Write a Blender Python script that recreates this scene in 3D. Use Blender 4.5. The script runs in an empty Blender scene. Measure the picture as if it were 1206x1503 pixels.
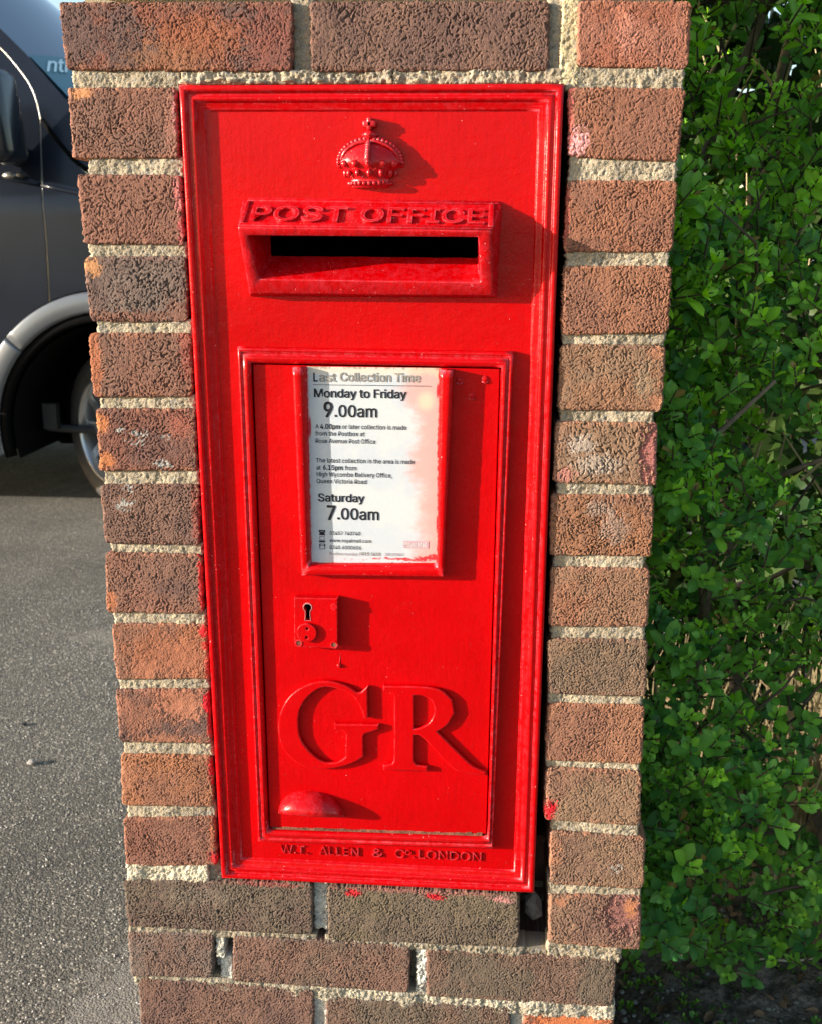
import bpy, bmesh, math, random
import numpy as np
from mathutils import Vector, Matrix

# ------------------------------------------------------------------ camera, light, exposure
SC = bpy.context.scene
COL = SC.collection
ZO = 1.2616                       # height of the top of the first header course above the ground

cam_d = bpy.data.cameras.new('camera'); cam = bpy.data.objects.new('camera', cam_d); COL.objects.link(cam)
cam_d.sensor_fit = 'HORIZONTAL'; cam_d.sensor_width = 36.0; cam_d.lens = 1550.0 / 1206.0 * 36.0
cam_d.clip_start = 0.05; cam_d.clip_end = 400.0
p_, y_, r_ = 0.2532, 0.0741, 0.0029
cp, sp, cy, sy, cr, sr = math.cos(p_), math.sin(p_), math.cos(y_), math.sin(y_), math.cos(r_), math.sin(r_)
Fw = Vector((-sy * cp, cy * cp, -sp)); Rt = Vector((cy, sy, 0)); Up = Rt.cross(Fw)
Rt, Up = cr * Rt + sr * Up, -sr * Rt + cr * Up
M = Matrix((Rt, Up, -Fw)).transposed().to_4x4(); M.translation = Vector((0.3939, -1.0225, ZO - 0.1316))
cam.matrix_world = M
cam_d.dof.use_dof = True; cam_d.dof.focus_distance = 1.05; cam_d.dof.aperture_fstop = 17.0
SC.camera = cam

SUN_TRAVEL = Vector((3.1, 1.0, -0.64)).normalized()
world = bpy.data.worlds.new('World'); SC.world = world; world.use_nodes = True
wn = world.node_tree.nodes; wl = world.node_tree.links
bg = wn['Background']; sky = wn.new('ShaderNodeTexSky'); sky.sky_type = 'NISHITA'; sky.sun_disc = False
to_sun = -SUN_TRAVEL
sky.sun_elevation = math.asin(to_sun.z)
sky.sun_rotation = math.atan2(to_sun.x, to_sun.y)
sky.air_density = 1.0; sky.dust_density = 1.2; sky.ozone_density = 1.0
wl.new(sky.outputs[0], bg.inputs[0]); bg.inputs[1].default_value = 0.15
sun_d = bpy.data.lights.new('sun', 'SUN'); sun_d.energy = 5.0; sun_d.angle = math.radians(0.5); sun_d.color = (1.0, 0.91, 0.78)
sun = bpy.data.objects.new('sun', sun_d); COL.objects.link(sun)
sun.rotation_euler = SUN_TRAVEL.to_track_quat('-Z', 'Y').to_euler()
sun.location = (-6, -2, 4)
SC.view_settings.view_transform = 'Standard'; SC.view_settings.look = 'None'
SC.view_settings.exposure = 1.22; SC.view_settings.gamma = 1.0; SC.view_settings.use_curve_mapping = False

rng = np.random.default_rng(7); random.seed(7)

# ------------------------------------------------------------------ helpers
def link(o, parent=None):
    COL.objects.link(o)
    if parent is not None: o.parent = parent
    return o

def thing(name, label, cat, loc=(0, 0, 0), group=None):
    o = bpy.data.objects.new(name, None); COL.objects.link(o); o.location = loc; o.empty_display_size = 0.1
    o['label'] = label; o['category'] = cat
    if group: o['group'] = group
    bpy.context.view_layer.update()
    return o

def reparent(o, parent):
    """parts are modelled in world coordinates; keep them there under their thing"""
    o.parent = parent
    if parent is not None:
        o.matrix_parent_inverse = Matrix.Translation(world_loc(parent)).inverted()

def world_loc(p):
    v = Vector((0, 0, 0))
    # every parent is an Empty at its location or a part modelled in world coordinates
    if p.type == 'EMPTY': v = p.location.copy()
    return v

def mesh_obj(name, verts, faces, mat=None, parent=None, smooth=False, col=None):
    me = bpy.data.meshes.new(name)
    if isinstance(verts, np.ndarray) and isinstance(faces, np.ndarray):
        n, k = faces.shape
        me.vertices.add(len(verts)); me.vertices.foreach_set('co', verts.astype(np.float32).ravel())
        me.loops.add(n * k); me.loops.foreach_set('vertex_index', faces.astype(np.int32).ravel())
        me.polygons.add(n); me.polygons.foreach_set('loop_start', np.arange(0, n * k, k, dtype=np.int32))
        me.update(calc_edges=True)
    else:
        me.from_pydata([tuple(v) for v in verts], [], [tuple(f) for f in faces])
    if col is not None:
        a = me.attributes.new('Col', 'FLOAT_COLOR', 'POINT')
        c = np.ones((len(verts), 4), np.float32); c[:, :3] = col
        a.data.foreach_set('color', c.ravel())
    me.polygons.foreach_set('use_smooth', [smooth] * len(me.polygons))
    if mat: me.materials.append(mat)
    o = bpy.data.objects.new(name, me); link(o)
    if parent is not None: reparent(o, parent)
    return o

def bm_obj(name, bm, mat=None, parent=None, smooth=False):
    bmesh.ops.recalc_face_normals(bm, faces=bm.faces)
    me = bpy.data.meshes.new(name); bm.to_mesh(me); bm.free()
    me.polygons.foreach_set('use_smooth', [smooth] * len(me.polygons))
    if mat: me.materials.append(mat)
    o = bpy.data.objects.new(name, me); link(o)
    if parent is not None: reparent(o, parent)
    return o

def hexa(bm, pts):
    """pts: 8 points, 0-3 one face, 4-7 the opposite face"""
    v = [bm.verts.new(p) for p in pts]
    for f in ((0, 1, 2, 3), (7, 6, 5, 4), (0, 4, 5, 1), (1, 5, 6, 2), (2, 6, 7, 3), (3, 7, 4, 0)):
        bm.faces.new([v[i] for i in f])
    return v

def box(bm, x0, x1, y0, y1, z0, z1):
    return hexa(bm, [(x0, y0, z0), (x1, y0, z0), (x1, y0, z1), (x0, y0, z1), (x0, y1, z0), (x1, y1, z0), (x1, y1, z1), (x0, y1, z1)])

def bevel(bm, w, seg=2):
    bmesh.ops.recalc_face_normals(bm, faces=bm.faces)
    bmesh.ops.bevel(bm, geom=list(bm.edges), offset=w, segments=seg, affect='EDGES', profile=0.5, clamp_overlap=True)

def tube(bm, pts, radii, n=8, cap=True):
    rings = []
    pts = [Vector(p) for p in pts]
    if not hasattr(radii, '__len__'): radii = [radii] * len(pts)
    ref = Vector((0.13, 0.21, 0.97))
    for i, p in enumerate(pts):
        t = (pts[min(i + 1, len(pts) - 1)] - pts[max(i - 1, 0)]).normalized()
        r = ref if abs(t.dot(ref)) < 0.92 else Vector((1, 0.1, 0))
        a = t.cross(r).normalized(); b = t.cross(a)
        rings.append([bm.verts.new(p + radii[i] * (math.cos(k * 2 * math.pi / n) * a + math.sin(k * 2 * math.pi / n) * b)) for k in range(n)])
    for i in range(len(rings) - 1):
        for k in range(n):
            bm.faces.new((rings[i][k], rings[i][(k + 1) % n], rings[i + 1][(k + 1) % n], rings[i + 1][k]))
    if cap:
        bm.faces.new(rings[0][::-1]); bm.faces.new(rings[-1])

def ball(bm, c, rx, ry=None, rz=None, u=10, v=8):
    ry = ry or rx; rz = rz or rx
    m = Matrix.Translation(Vector(c)) @ Matrix.Diagonal((rx, ry, rz, 1))
    bmesh.ops.create_uvsphere(bm, u_segments=u, v_segments=v, radius=1.0, matrix=m)

def mm(x, z, y=0.0):              # pillar-face millimetres -> world metres
    return Vector((x / 1000.0, y / 1000.0, z / 1000.0 + ZO))

# ------------------------------------------------------------------ materials
def new_mat(name):
    m = bpy.data.materials.new(name); m.use_nodes = True
    nt = m.node_tree
    return m, nt, nt.nodes['Principled BSDF']

def N(nt, t, **kw):
    n = nt.nodes.new(t)
    for k, v in kw.items():
        if k in n.inputs: n.inputs[k].default_value = v
        else: setattr(n, k, v)
    return n

def coords(nt):
    return N(nt, 'ShaderNodeTexCoord').outputs['Object']

def noise(nt, scale, detail=3.0, rough=0.5, vec=None, dist=0.0):
    n = N(nt, 'ShaderNodeTexNoise'); n.inputs['Scale'].default_value = scale; n.inputs['Detail'].default_value = detail
    n.inputs['Roughness'].default_value = rough; n.inputs['Distortion'].default_value = dist
    nt.links.new(vec if vec is not None else coords(nt), n.inputs['Vector'])
    return n.outputs['Fac']

def ramp(nt, src, stops):
    r = N(nt, 'ShaderNodeValToRGB'); e = r.color_ramp.elements
    while len(e) < len(stops): e.new(0.5)
    for el, (p, c) in zip(e, stops):
        el.position = p; el.color = (*c, 1) if len(c) == 3 else c
    nt.links.new(src, r.inputs[0]); return r.outputs[0]

def mixc(nt, fac, a, b, mode='MIX'):
    m = N(nt, 'ShaderNodeMix'); m.data_type = 'RGBA'; m.blend_type = mode
    for s, i in ((fac, 0), (a, 6), (b, 7)):
        if isinstance(s, (int, float)): m.inputs[i].default_value = s
        elif isinstance(s, tuple): m.inputs[i].default_value = (*s, 1)
        else: nt.links.new(s, m.inputs[i])
    return m.outputs[2]

def bump(nt, h, dist, strength=1.0, normal=None):
    b = N(nt, 'ShaderNodeBump'); b.inputs['Strength'].default_value = strength; b.inputs['Distance'].default_value = dist
    nt.links.new(h, b.inputs['Height'])
    if normal is not None: nt.links.new(normal, b.inputs['Normal'])
    return b.outputs[0]

def math_n(nt, op, a, b=0.0):
    m = N(nt, 'ShaderNodeMath', operation=op)
    for s, i in ((a, 0), (b, 1)):
        if isinstance(s, (int, float)): m.inputs[i].default_value = s
        else: nt.links.new(s, m.inputs[i])
    return m.outputs[0]

def attr_mat(name, rough, fine_scale, fine_amt, bdist, spec=0.3):
    """colour from the mesh's own Col attribute (stains, burning, paint smears, painted groove shade) with grain over it"""
    m, nt, bs = new_mat(name)
    a = N(nt, 'ShaderNodeAttribute'); a.attribute_name = 'Col'
    g = noise(nt, fine_scale, 4, 0.7)
    k = ramp(nt, g, [(0.25, (1.08 - fine_amt,) * 3), (0.75, (1.08 + fine_amt,) * 3)])
    c = mixc(nt, 1.0, a.outputs['Color'], k, 'MULTIPLY')
    nt.links.new(c, bs.inputs['Base Color'])
    bs.inputs['Roughness'].default_value = rough; bs.inputs['Specular IOR Level'].default_value = spec
    nt.links.new(bump(nt, noise(nt, fine_scale * 0.9, 3, 0.6), bdist), bs.inputs['Normal'])
    return m

M_brick = attr_mat('fired_clay', 0.9, 1100, 0.34, 0.0009)
M_mortar = attr_mat('sand_mortar', 0.95, 900, 0.36, 0.0012, 0.15)
M_leaf = None

def plain_brick_mat():
    m, nt, bs = new_mat('plain_clay')
    oi = N(nt, 'ShaderNodeObjectInfo')
    c0 = ramp(nt, oi.outputs['Random'], [(0.0, (0.15, 0.082, 0.062)), (0.5, (0.20, 0.10, 0.07)), (1.0, (0.125, 0.088, 0.068))])
    k = ramp(nt, noise(nt, 60, 5, 0.7), [(0.3, (0.7,) * 3), (0.7, (1.25,) * 3)])
    nt.links.new(mixc(nt, 1.0, c0, k, 'MULTIPLY'), bs.inputs['Base Color']); bs.inputs['Roughness'].default_value = 0.92
    w = noise(nt, 260, 2, 0.5, dist=1.2)
    nt.links.new(bump(nt, w, 0.003), bs.inputs['Normal'])
    return m
M_brick_plain = plain_brick_mat()

def simple(name, colr, rough=0.5, metal=0.0, spec=0.5, coat=0.0, grain=0.0, gscale=50, bd=0.0, bscale=200):
    m, nt, bs = new_mat(name)
    bs.inputs['Roughness'].default_value = rough; bs.inputs['Metallic'].default_value = metal
    bs.inputs['Specular IOR Level'].default_value = spec; bs.inputs['Coat Weight'].default_value = coat
    bs.inputs['Coat Roughness'].default_value = 0.08
    k = ramp(nt, noise(nt, gscale, 4, 0.6), [(0.3, tuple(c * (1 - grain) for c in colr)), (0.7, tuple(c * (1 + grain) for c in colr))])
    nt.links.new(k, bs.inputs['Base Color'])
    if bd: nt.links.new(bump(nt, noise(nt, bscale, 3, 0.5), bd), bs.inputs['Normal'])
    return m

def red_paint(name, chips=0.0, lumpy=1.0, weather=0.0, edge=0.0):
    m, nt, bs = new_mat(name)
    oc = coords(nt)
    base = ramp(nt, noise(nt, 9, 4, 0.6, oc), [(0.3, (0.41, 0.0, 0.0010)), (0.7, (0.50, 0.0, 0.0016))])
    # flecks where the gloss has been knocked off, pinkish white
    sp = noise(nt, 420, 2, 0.6, oc); bigm = noise(nt, 14, 3, 0.6, oc)
    hi = math_n(nt, 'MULTIPLY', math_n(nt, 'GREATER_THAN', sp, 0.765 - 0.04 * chips), math_n(nt, 'GREATER_THAN', bigm, 0.50 - 0.05 * chips))
    c = mixc(nt, hi, base, (0.72, 0.30, 0.30))
    # chalky bloom on weathered castings
    wm = ramp(nt, noise(nt, 120, 5, 0.75, oc), [(0.42, (0, 0, 0)), (0.75, (weather,) * 3)])
    c = mixc(nt, wm, c, (0.66, 0.10, 0.16))
    if edge:                      # rubbed, chalky arrises
        bv = N(nt, 'ShaderNodeBevel'); bv.samples = 4; bv.inputs['Radius'].default_value = 0.0016
        ge = N(nt, 'ShaderNodeNewGeometry'); dp = N(nt, 'ShaderNodeVectorMath', operation='DOT_PRODUCT')
        nt.links.new(bv.outputs[0], dp.inputs[0]); nt.links.new(ge.outputs['True Normal'], dp.inputs[1])
        em = ramp(nt, dp.outputs['Value'], [(0.80, (1, 1, 1)), (0.985, (0, 0, 0))])
        em = math_n(nt, 'MULTIPLY', em, ramp(nt, noise(nt, 160, 4, 0.7, oc), [(0.40, (0, 0, 0)), (0.62, (edge,) * 3)]))
        c = mixc(nt, em, c, (0.66, 0.13, 0.17))
    nt.links.new(c, bs.inputs['Base Color'])
    bs.inputs['Specular IOR Level'].default_value = 0.20 + 1.0 * weather
    rr = ramp(nt, noise(nt, 30, 3, 0.6, oc), [(0.3, (0.20,) * 3), (0.75, (0.34,) * 3)])
    nt.links.new(rr, bs.inputs['Roughness'])
    b1 = bump(nt, noise(nt, 110, 3, 0.55, oc), 0.00035 * lumpy)
    b2 = bump(nt, noise(nt, 480, 2, 0.5, oc), 0.00014 * lumpy, 1.0, b1)
    # brush drags, long vertical
    mp = N(nt, 'ShaderNodeMapping'); mp.inputs['Scale'].default_value = (1, 1, 0.06); nt.links.new(oc, mp.inputs['Vector'])
    b3 = bump(nt, noise(nt, 330, 2, 0.5, mp.outputs[0]), 0.00012 * lumpy, 1.0, b2)
    nt.links.new(b3, bs.inputs['Normal'])
    return m
M_red = red_paint('red_gloss_paint')
M_red_frame = red_paint('red_gloss_moulding', 0.9, 1.0, 0.0, 0.7)
M_red_rough = red_paint('red_paint_layered', 1.0, 1.5, 0.16, 0.8)
M_red_mark = red_paint('red_paint_letters', 0.4, 0.9, 0.0, 0.8)
M_black = simple('black_void', (0.004, 0.004, 0.004), 0.95, spec=0.05)
M_ink = simple('black_ink', (0.012, 0.012, 0.018), 0.55, spec=0.3)
M_ink_faded = simple('faded_grey_ink', (0.26, 0.235, 0.21), 0.6, spec=0.3, grain=0.35, gscale=300)
M_ink_thin = simple('dark_grey_ink', (0.02, 0.02, 0.03), 0.55, spec=0.3)
M_ink_pale = simple('pale_grey_ink', (0.33, 0.27, 0.28), 0.55, spec=0.3)
M_logo = simple('faded_logo_pink', (0.50, 0.33, 0.37), 0.55, grain=0.1)
M_white_rim = simple('worn_pink_white', (0.5, 0.2, 0.2), 0.6, grain=0.4, gscale=900)
M_grime = simple('brown_grime', (0.16, 0.055, 0.03), 0.9, grain=0.6, gscale=150, bd=0.001, bscale=500)
M_card = attr_mat('weathered_card', 0.35, 250, 0.03, 0.00005, 0.45)
M_smear = simple('red_paint_smear', (0.60, 0.008, 0.02), 0.4, grain=0.3, gscale=400)

def asphalt():
    m, nt, bs = new_mat('asphalt')
    oc = coords(nt)
    big = noise(nt, 2.2, 4, 0.6, oc); grit = noise(nt, 240, 5, 0.8, oc)
    v = N(nt, 'ShaderNodeTexVoronoi'); v.inputs['Scale'].default_value = 270; v.inputs['Randomness'].default_value = 1.0
    nt.links.new(oc, v.inputs['Vector'])
    c = ramp(nt, grit, [(0.34, (0.055, 0.050, 0.043)), (0.5, (0.165, 0.152, 0.130)), (0.66, (0.36, 0.335, 0.29))])
    sep = N(nt, 'ShaderNodeSeparateColor'); nt.links.new(v.outputs['Color'], sep.inputs[0])
    st = ramp(nt, sep.outputs[0], [(0.0, (0.55,) * 3), (0.75, (1.1,) * 3), (0.90, (1.5, 1.45, 1.4)), (0.94, (3.0, 2.9, 2.75))])
    c = mixc(nt, 1.0, c, st, 'MULTIPLY')
    c = mixc(nt, 1.0, c, ramp(nt, big, [(0.3, (0.72,) * 3), (0.7, (1.25, 1.25, 1.22))]), 'MULTIPLY')
    # pale lichen and dust at the foot of the pillar, and one worn streak
    def blob(cx, cy_, rx, ry, lo, hi):
        mp = N(nt, 'ShaderNodeMapping'); mp.inputs['Location'].default_value = (-cx / rx, -cy_ / ry, 0)
        mp.inputs['Scale'].default_value = (1 / rx, 1 / ry, 0); nt.links.new(oc, mp.inputs['Vector'])
        ln = N(nt, 'ShaderNodeVectorMath', operation='LENGTH'); nt.links.new(mp.outputs[0], ln.inputs[0])
        nz = math_n(nt, 'ADD', ln.outputs['Value'], math_n(nt, 'MULTIPLY', math_n(nt, 'SUBTRACT', noise(nt, 28, 5, 0.7, oc), 0.5), 2.6))
        return ramp(nt, nz, [(lo, (1, 1, 1)), (hi, (0, 0, 0))])
    c = mixc(nt, math_n(nt, 'MULTIPLY', blob(-0.10, 0.30, 0.16, 0.22, 0.55, 1.0), 0.75), c, (0.34, 0.32, 0.28))
    c = mixc(nt, math_n(nt, 'MULTIPLY', blob(-0.52, 1.80, 0.38, 0.09, 0.5, 1.1), 0.9), c, (0.30, 0.27, 0.22))
    nt.links.new(c, bs.inputs['Base Color']); bs.inputs['Roughness'].default_value = 0.8; bs.inputs['Specular IOR Level'].default_value = 0.4
    h = math_n(nt, 'ADD', math_n(nt, 'MULTIPLY', v.outputs['Distance'], -1.2), grit)
    nt.links.new(bump(nt, h, 0.007, 1.0), bs.inputs['Normal'])
    return m
M_asphalt = asphalt()
M_soil = simple('dark_soil', (0.17, 0.135, 0.11), 0.95, grain=0.6, gscale=90, bd=0.006, bscale=160)
M_stone = simple('grey_stone', (0.30, 0.28, 0.25), 0.9, grain=0.35, gscale=60, bd=0.002, bscale=250)
M_straw = simple('dry_straw', (0.46, 0.36, 0.20), 0.8, grain=0.3, gscale=40)
M_twig = simple('brown_twig', (0.075, 0.050, 0.035), 0.85, grain=0.35, gscale=80)
M_stem = simple('grey_brown_stem', (0.17, 0.13, 0.095), 0.85, grain=0.4, gscale=60, bd=0.001)
M_litter = simple('dead_leaf', (0.20, 0.12, 0.07), 0.85, grain=0.4, gscale=40)

def leaf_mat():
    m, nt, bs = new_mat('hedge_leaf')
    a = N(nt, 'ShaderNodeAttribute'); a.attribute_name = 'Col'
    nt.links.new(a.outputs['Color'], bs.inputs['Base Color'])
    bs.inputs['Roughness'].default_value = 0.42; bs.inputs['Specular IOR Level'].default_value = 0.35
    tr = N(nt, 'ShaderNodeBsdfTranslucent')
    hs = N(nt, 'ShaderNodeHueSaturation', Saturation=1.1, Value=1.7); nt.links.new(a.outputs['Color'], hs.inputs['Color'])
    nt.links.new(hs.outputs[0], tr.inputs[0])
    mx = N(nt, 'ShaderNodeMixShader', Fac=0.34); nt.links.new(bs.outputs[0], mx.inputs[1]); nt.links.new(tr.outputs[0], mx.inputs[2])
    nt.links.new(mx.outputs[0], nt.nodes['Material Output'].inputs[0])
    return m
M_leaf = leaf_mat()

# vehicle
M_vanpaint = simple('dark_blue_grey_paint', (0.010, 0.0135, 0.022), 0.27, metal=0.0, spec=.22, coat=0.15, grain=0.15, gscale=3)
M_vanglass = simple('tinted_windscreen', (0.02, 0.04, 0.06), 0.05, spec=1.0, coat=1.0)
M_vanglass.node_tree.nodes['Principled BSDF'].inputs['IOR'].default_value = 2.2
M_plastic = simple('black_plastic', (0.022, 0.023, 0.025), 0.5, grain=0.2, gscale=90, bd=0.0005, bscale=700)
M_archtrim = simple('silver_grey_trim', (0.15, 0.16, 0.175), 0.30, metal=0.5, grain=0.08, gscale=5)
M_rubber = simple('tyre_rubber', (0.045, 0.04, 0.034), 0.75, grain=0.3, gscale=60, bd=0.001, bscale=150)
M_alloy = simple('wheel_alloy', (0.55, 0.55, 0.55), 0.3, metal=0.8)
M_chrome = simple('bright_metal', (0.42, 0.40, 0.36), 0.35, metal=.9)
M_teal = simple('teal_sticker', (0.10, 0.22, 0.26), 0.3, spec=0.6)
M_paleteal = simple('pale_teal_print', (0.75, 0.92, 0.92), 0.4)

# ------------------------------------------------------------------ noise tiles (numpy, periodic)
def fft_tile(n, fn, seed):
    r = np.random.default_rng(seed); w = r.standard_normal((n, n))
    k = np.fft.fftfreq(n) * n; kx, ky = np.meshgrid(k, k); kk = np.hypot(kx, ky); kk[0, 0] = 1
    f = np.fft.ifft2(np.fft.fft2(w) * fn(kk)).real
    f -= f.mean(); f /= f.std()
    return f
TN = 1024; PX = 0.5                       # 0.5 mm per pixel -> 512 mm tile
def band(wl, width): k0 = TN * PX / wl; return lambda k: np.exp(-((k - k0) / (width * k0)) ** 2)
T_worm = fft_tile(TN, band(3.3, 0.36), 1); T_worm2 = fft_tile(TN, band(6.0, 0.30), 2); T_track = fft_tile(TN, band(6.4, 0.30), 8)
T_low = fft_tile(TN, lambda k: k ** -1.6 * (k > 5), 3); T_low2 = fft_tile(TN, lambda k: k ** -1.6 * (k > 5), 4)
T_grain = fft_tile(TN, band(1.8, 0.5), 5); T_pink = fft_tile(TN, lambda k: k ** -1.0 * (k > 20), 6)
def samp(T, x, y):                        # x, y in mm
    u = np.asarray(x) / PX; v = np.asarray(y) / PX
    i = np.floor(u).astype(int); j = np.floor(v).astype(int); a = u - i; b = v - j
    i0 = i % TN; i1 = (i + 1) % TN; j0 = j % TN; j1 = (j + 1) % TN
    return (T[j0, i0] * (1 - a) * (1 - b) + T[j0, i1] * a * (1 - b) + T[j1, i0] * (1 - a) * b + T[j1, i1] * a * b)
def sstep(a, b, x): t = np.clip((x - a) / (b - a), 0, 1); return t * t * (3 - 2 * t)
def rot2(x, y, a): return x * math.cos(a) - y * math.sin(a), x * math.sin(a) + y * math.cos(a)

def skin_grid(nu, nv):
    idx = np.arange(nu * nv).reshape(nv, nu)
    f = np.stack([idx[:-1, :-1], idx[:-1, 1:], idx[1:, 1:], idx[1:, :-1]], -1).reshape(-1, 4)
    ring = np.concatenate([idx[0, :], idx[1:, -1], idx[-1, -2::-1], idx[-2:0:-1, 0]])
    return idx, f, ring

# ------------------------------------------------------------------ ground
def ground_sheet():
    bm = bmesh.new(); s = 150
    v = [bm.verts.new(p) for p in ((-s, -s, 0), (s, -s, 0), (s, s, 0), (-s, s, 0))]; bm.faces.new(v)
    o = bm_obj('ground', bm, M_asphalt); o['kind'] = 'structure'
ground_sheet()

def soil_bed():
    x0, x1, y0, y1 = 0.575, 3.4, -0.05, 1.5
    nu, nv = 260, 150
    U, V = np.meshgrid(np.linspace(0, 1, nu), np.linspace(0, 1, nv))
    x = x0 + (x1 - x0) * U; y = y0 + (y1 - y0) * V
    e = np.minimum.reduce([U * (x1 - x0), (1 - U) * (x1 - x0), V * (y1 - y0), (1 - V) * (y1 - y0)])
    z = 0.03 * sstep(0, 0.08, e) - 0.004 + 0.006 * samp(T_low, x * 160, y * 160) + 0.004 * samp(T_pink, x * 300, y * 300)
    idx, f, ring = skin_grid(nu, nv)
    o = mesh_obj('soil_bed', np.stack([x, y, z], -1).reshape(-1, 3), f, M_soil, None, True); o['kind'] = 'structure'
soil_bed()

# ------------------------------------------------------------------ brick pillar
PUR = (0.115, 0.060, 0.052); RB = (0.205, 0.082, 0.052); OR = (0.38, 0.135, 0.06); GR = (0.115, 0.088, 0.072)
BR = (0.17, 0.085, 0.06); PK = (0.30, 0.115, 0.075); DK = (0.105, 0.076, 0.052); TAN = (0.22, 0.125, 0.07)
def _mute(c):
    g = .36 * c[0] + .5 * c[1] + .14 * c[2]; k = .22
    return tuple(v * (1 - k) + g * k * m for v, m in zip(c, (1.25, .95, .8)))
PUR, RB, OR, GR, BR, PK, DK, TAN = [_mute(c) for c in (PUR, RB, OR, (.145, .102, .085), BR, PK, (.12, .088, .062), TAN)]
BRICKS = {  # corners TL TR BR BL in mm on the pillar face, two body colours, edge colour, relief strength
 'T1': (((-6,77),(211,75),(208,16),(-3,19)), PUR, (0.25,0.075,0.04), OR, 0.9),
 'T2': (((226,75),(439,73),(441,15),(226,16)), BR, PUR, RB, 1.0),
 'T3': (((464,73),(563,71),(564,15),(465,18)), (0.25,0.09,0.055), PK, OR, 0.8),
 'L1': (((-4,4),(99,4),(99,-59),(-4,-59)), RB, BR, OR, 1.1),
 'L2': (((-1,-73),(100,-74),(100,-138),(1,-137)), RB, RB, PK, 1.1),
 'L3': (((-1,-149),(101,-148),(100,-211),(2,-211)), GR, PUR, RB, 1.2),
 'L4': (((-1,-222),(103,-221),(101,-284),(-1,-286)), RB, BR, OR, 1.2),
 'L5': (((1,-297),(103,-296),(102,-359),(1,-361)), (0.17,0.07,0.05), PUR, OR, 1.1),
 'L6': (((0,-375),(103,-373),(101,-438),(0,-438)), BR, PUR, RB, 1.2),
 'L7': (((0,-447),(102,-447),(101,-512),(-3,-514)), RB, BR, OR, 1.0),
 'L8': (((1,-526),(104,-523),(104,-586),(2,-590)), (0.28,0.105,0.055), BR, OR, 0.6),
 'L9': (((0,-601),(103,-597),(103,-661),(1,-663)), PUR, (0.33,0.13,0.075), OR, 0.8),
 'L10': (((1,-677),(103,-675),(102,-737),(-1,-740)), (0.27,0.11,0.055), RB, OR, 0.9),
 'L11': (((-2,-756),(102,-749),(103,-810),(-2,-816)), RB, (0.19,0.075,0.05), OR, 1.0),
 'M1': (((-7,-834),(210,-827),(208,-894),(-5,-895)), DK, PUR, DK, 1.3),
 'M2': (((226,-830),(438,-829),(439,-896),(226,-900)), DK, (0.13,0.10,0.062), DK, 1.2),
 'N1': (((-6,-901),(95,-897),(91,-957),(-6,-961)), GR, BR, GR, 1.0),
 'N2': (((117,-899),(319,-900),(317,-963),(114,-960)), BR, DK, GR, 1.2),
 'N3': (((336,-905),(548,-903),(547,-967),(337,-966)), DK, BR, RB, 1.2),
 'O1': (((3,-962),(209,-966),(206,-1036),(1,-1029)), BR, PUR, GR, 1.2),
 'O2': (((222,-975),(432,-975),(434,-1039),(221,-1040)), DK, BR, GR, 1.2),
 'O3': (((447,-980),(548,-982),(550,-1040),(448,-1040)), PUR, (0.42,0.12,0.05), OR, 0.8),
 'R1': (((458,1),(563,0),(560,-63),(461,-59)), (0.24,0.10,0.06), RB, OR, 0.8),
 'R2': (((461,-79),(561,-79),(560,-143),(459,-143)), (0.25,0.105,0.062), RB, OR, 1.1),
 'R3': (((460,-156),(561,-155),(561,-217),(460,-220)), (0.25,0.11,0.065), RB, OR, 1.1),
 'R4': (((460,-228),(560,-229),(560,-292),(459,-292)), TAN, (0.24,0.11,0.06), RB, 0.9),
 'R5': (((458,-303),(556,-303),(559,-365),(458,-364)), TAN, (0.26,0.14,0.09), OR, 1.2),
 'R6': (((456,-376),(558,-375),(558,-438),(457,-439)), (0.24,0.11,0.06), BR, OR, 1.3),
 'R7': (((459,-451),(558,-450),(559,-513),(459,-515)), (0.25,0.11,0.065), TAN, PK, 1.1),
 'R8': (((458,-528),(560,-526),(561,-589),(461,-589)), TAN, DK, RB, 1.2),
 'R9': (((461,-600),(561,-599),(562,-666),(461,-666)), (0.26,0.12,0.07), RB, OR, 1.0),
 'R10': (((462,-673),(562,-674),(564,-739),(461,-736)), TAN, RB, OR, 0.9),
 'R11': (((468,-749),(571,-752),(572,-815),(471,-814)), TAN, BR, OR, 1.1),
 'R12': (((471,-827),(570,-824),(573,-891),(472,-888)), BR, TAN, OR, 1.2),
}
WHITE = (0.34, 0.33, 0.30); REDP = (0.55, 0.01, 0.02); PINK = (0.62, 0.22, 0.25)
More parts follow.
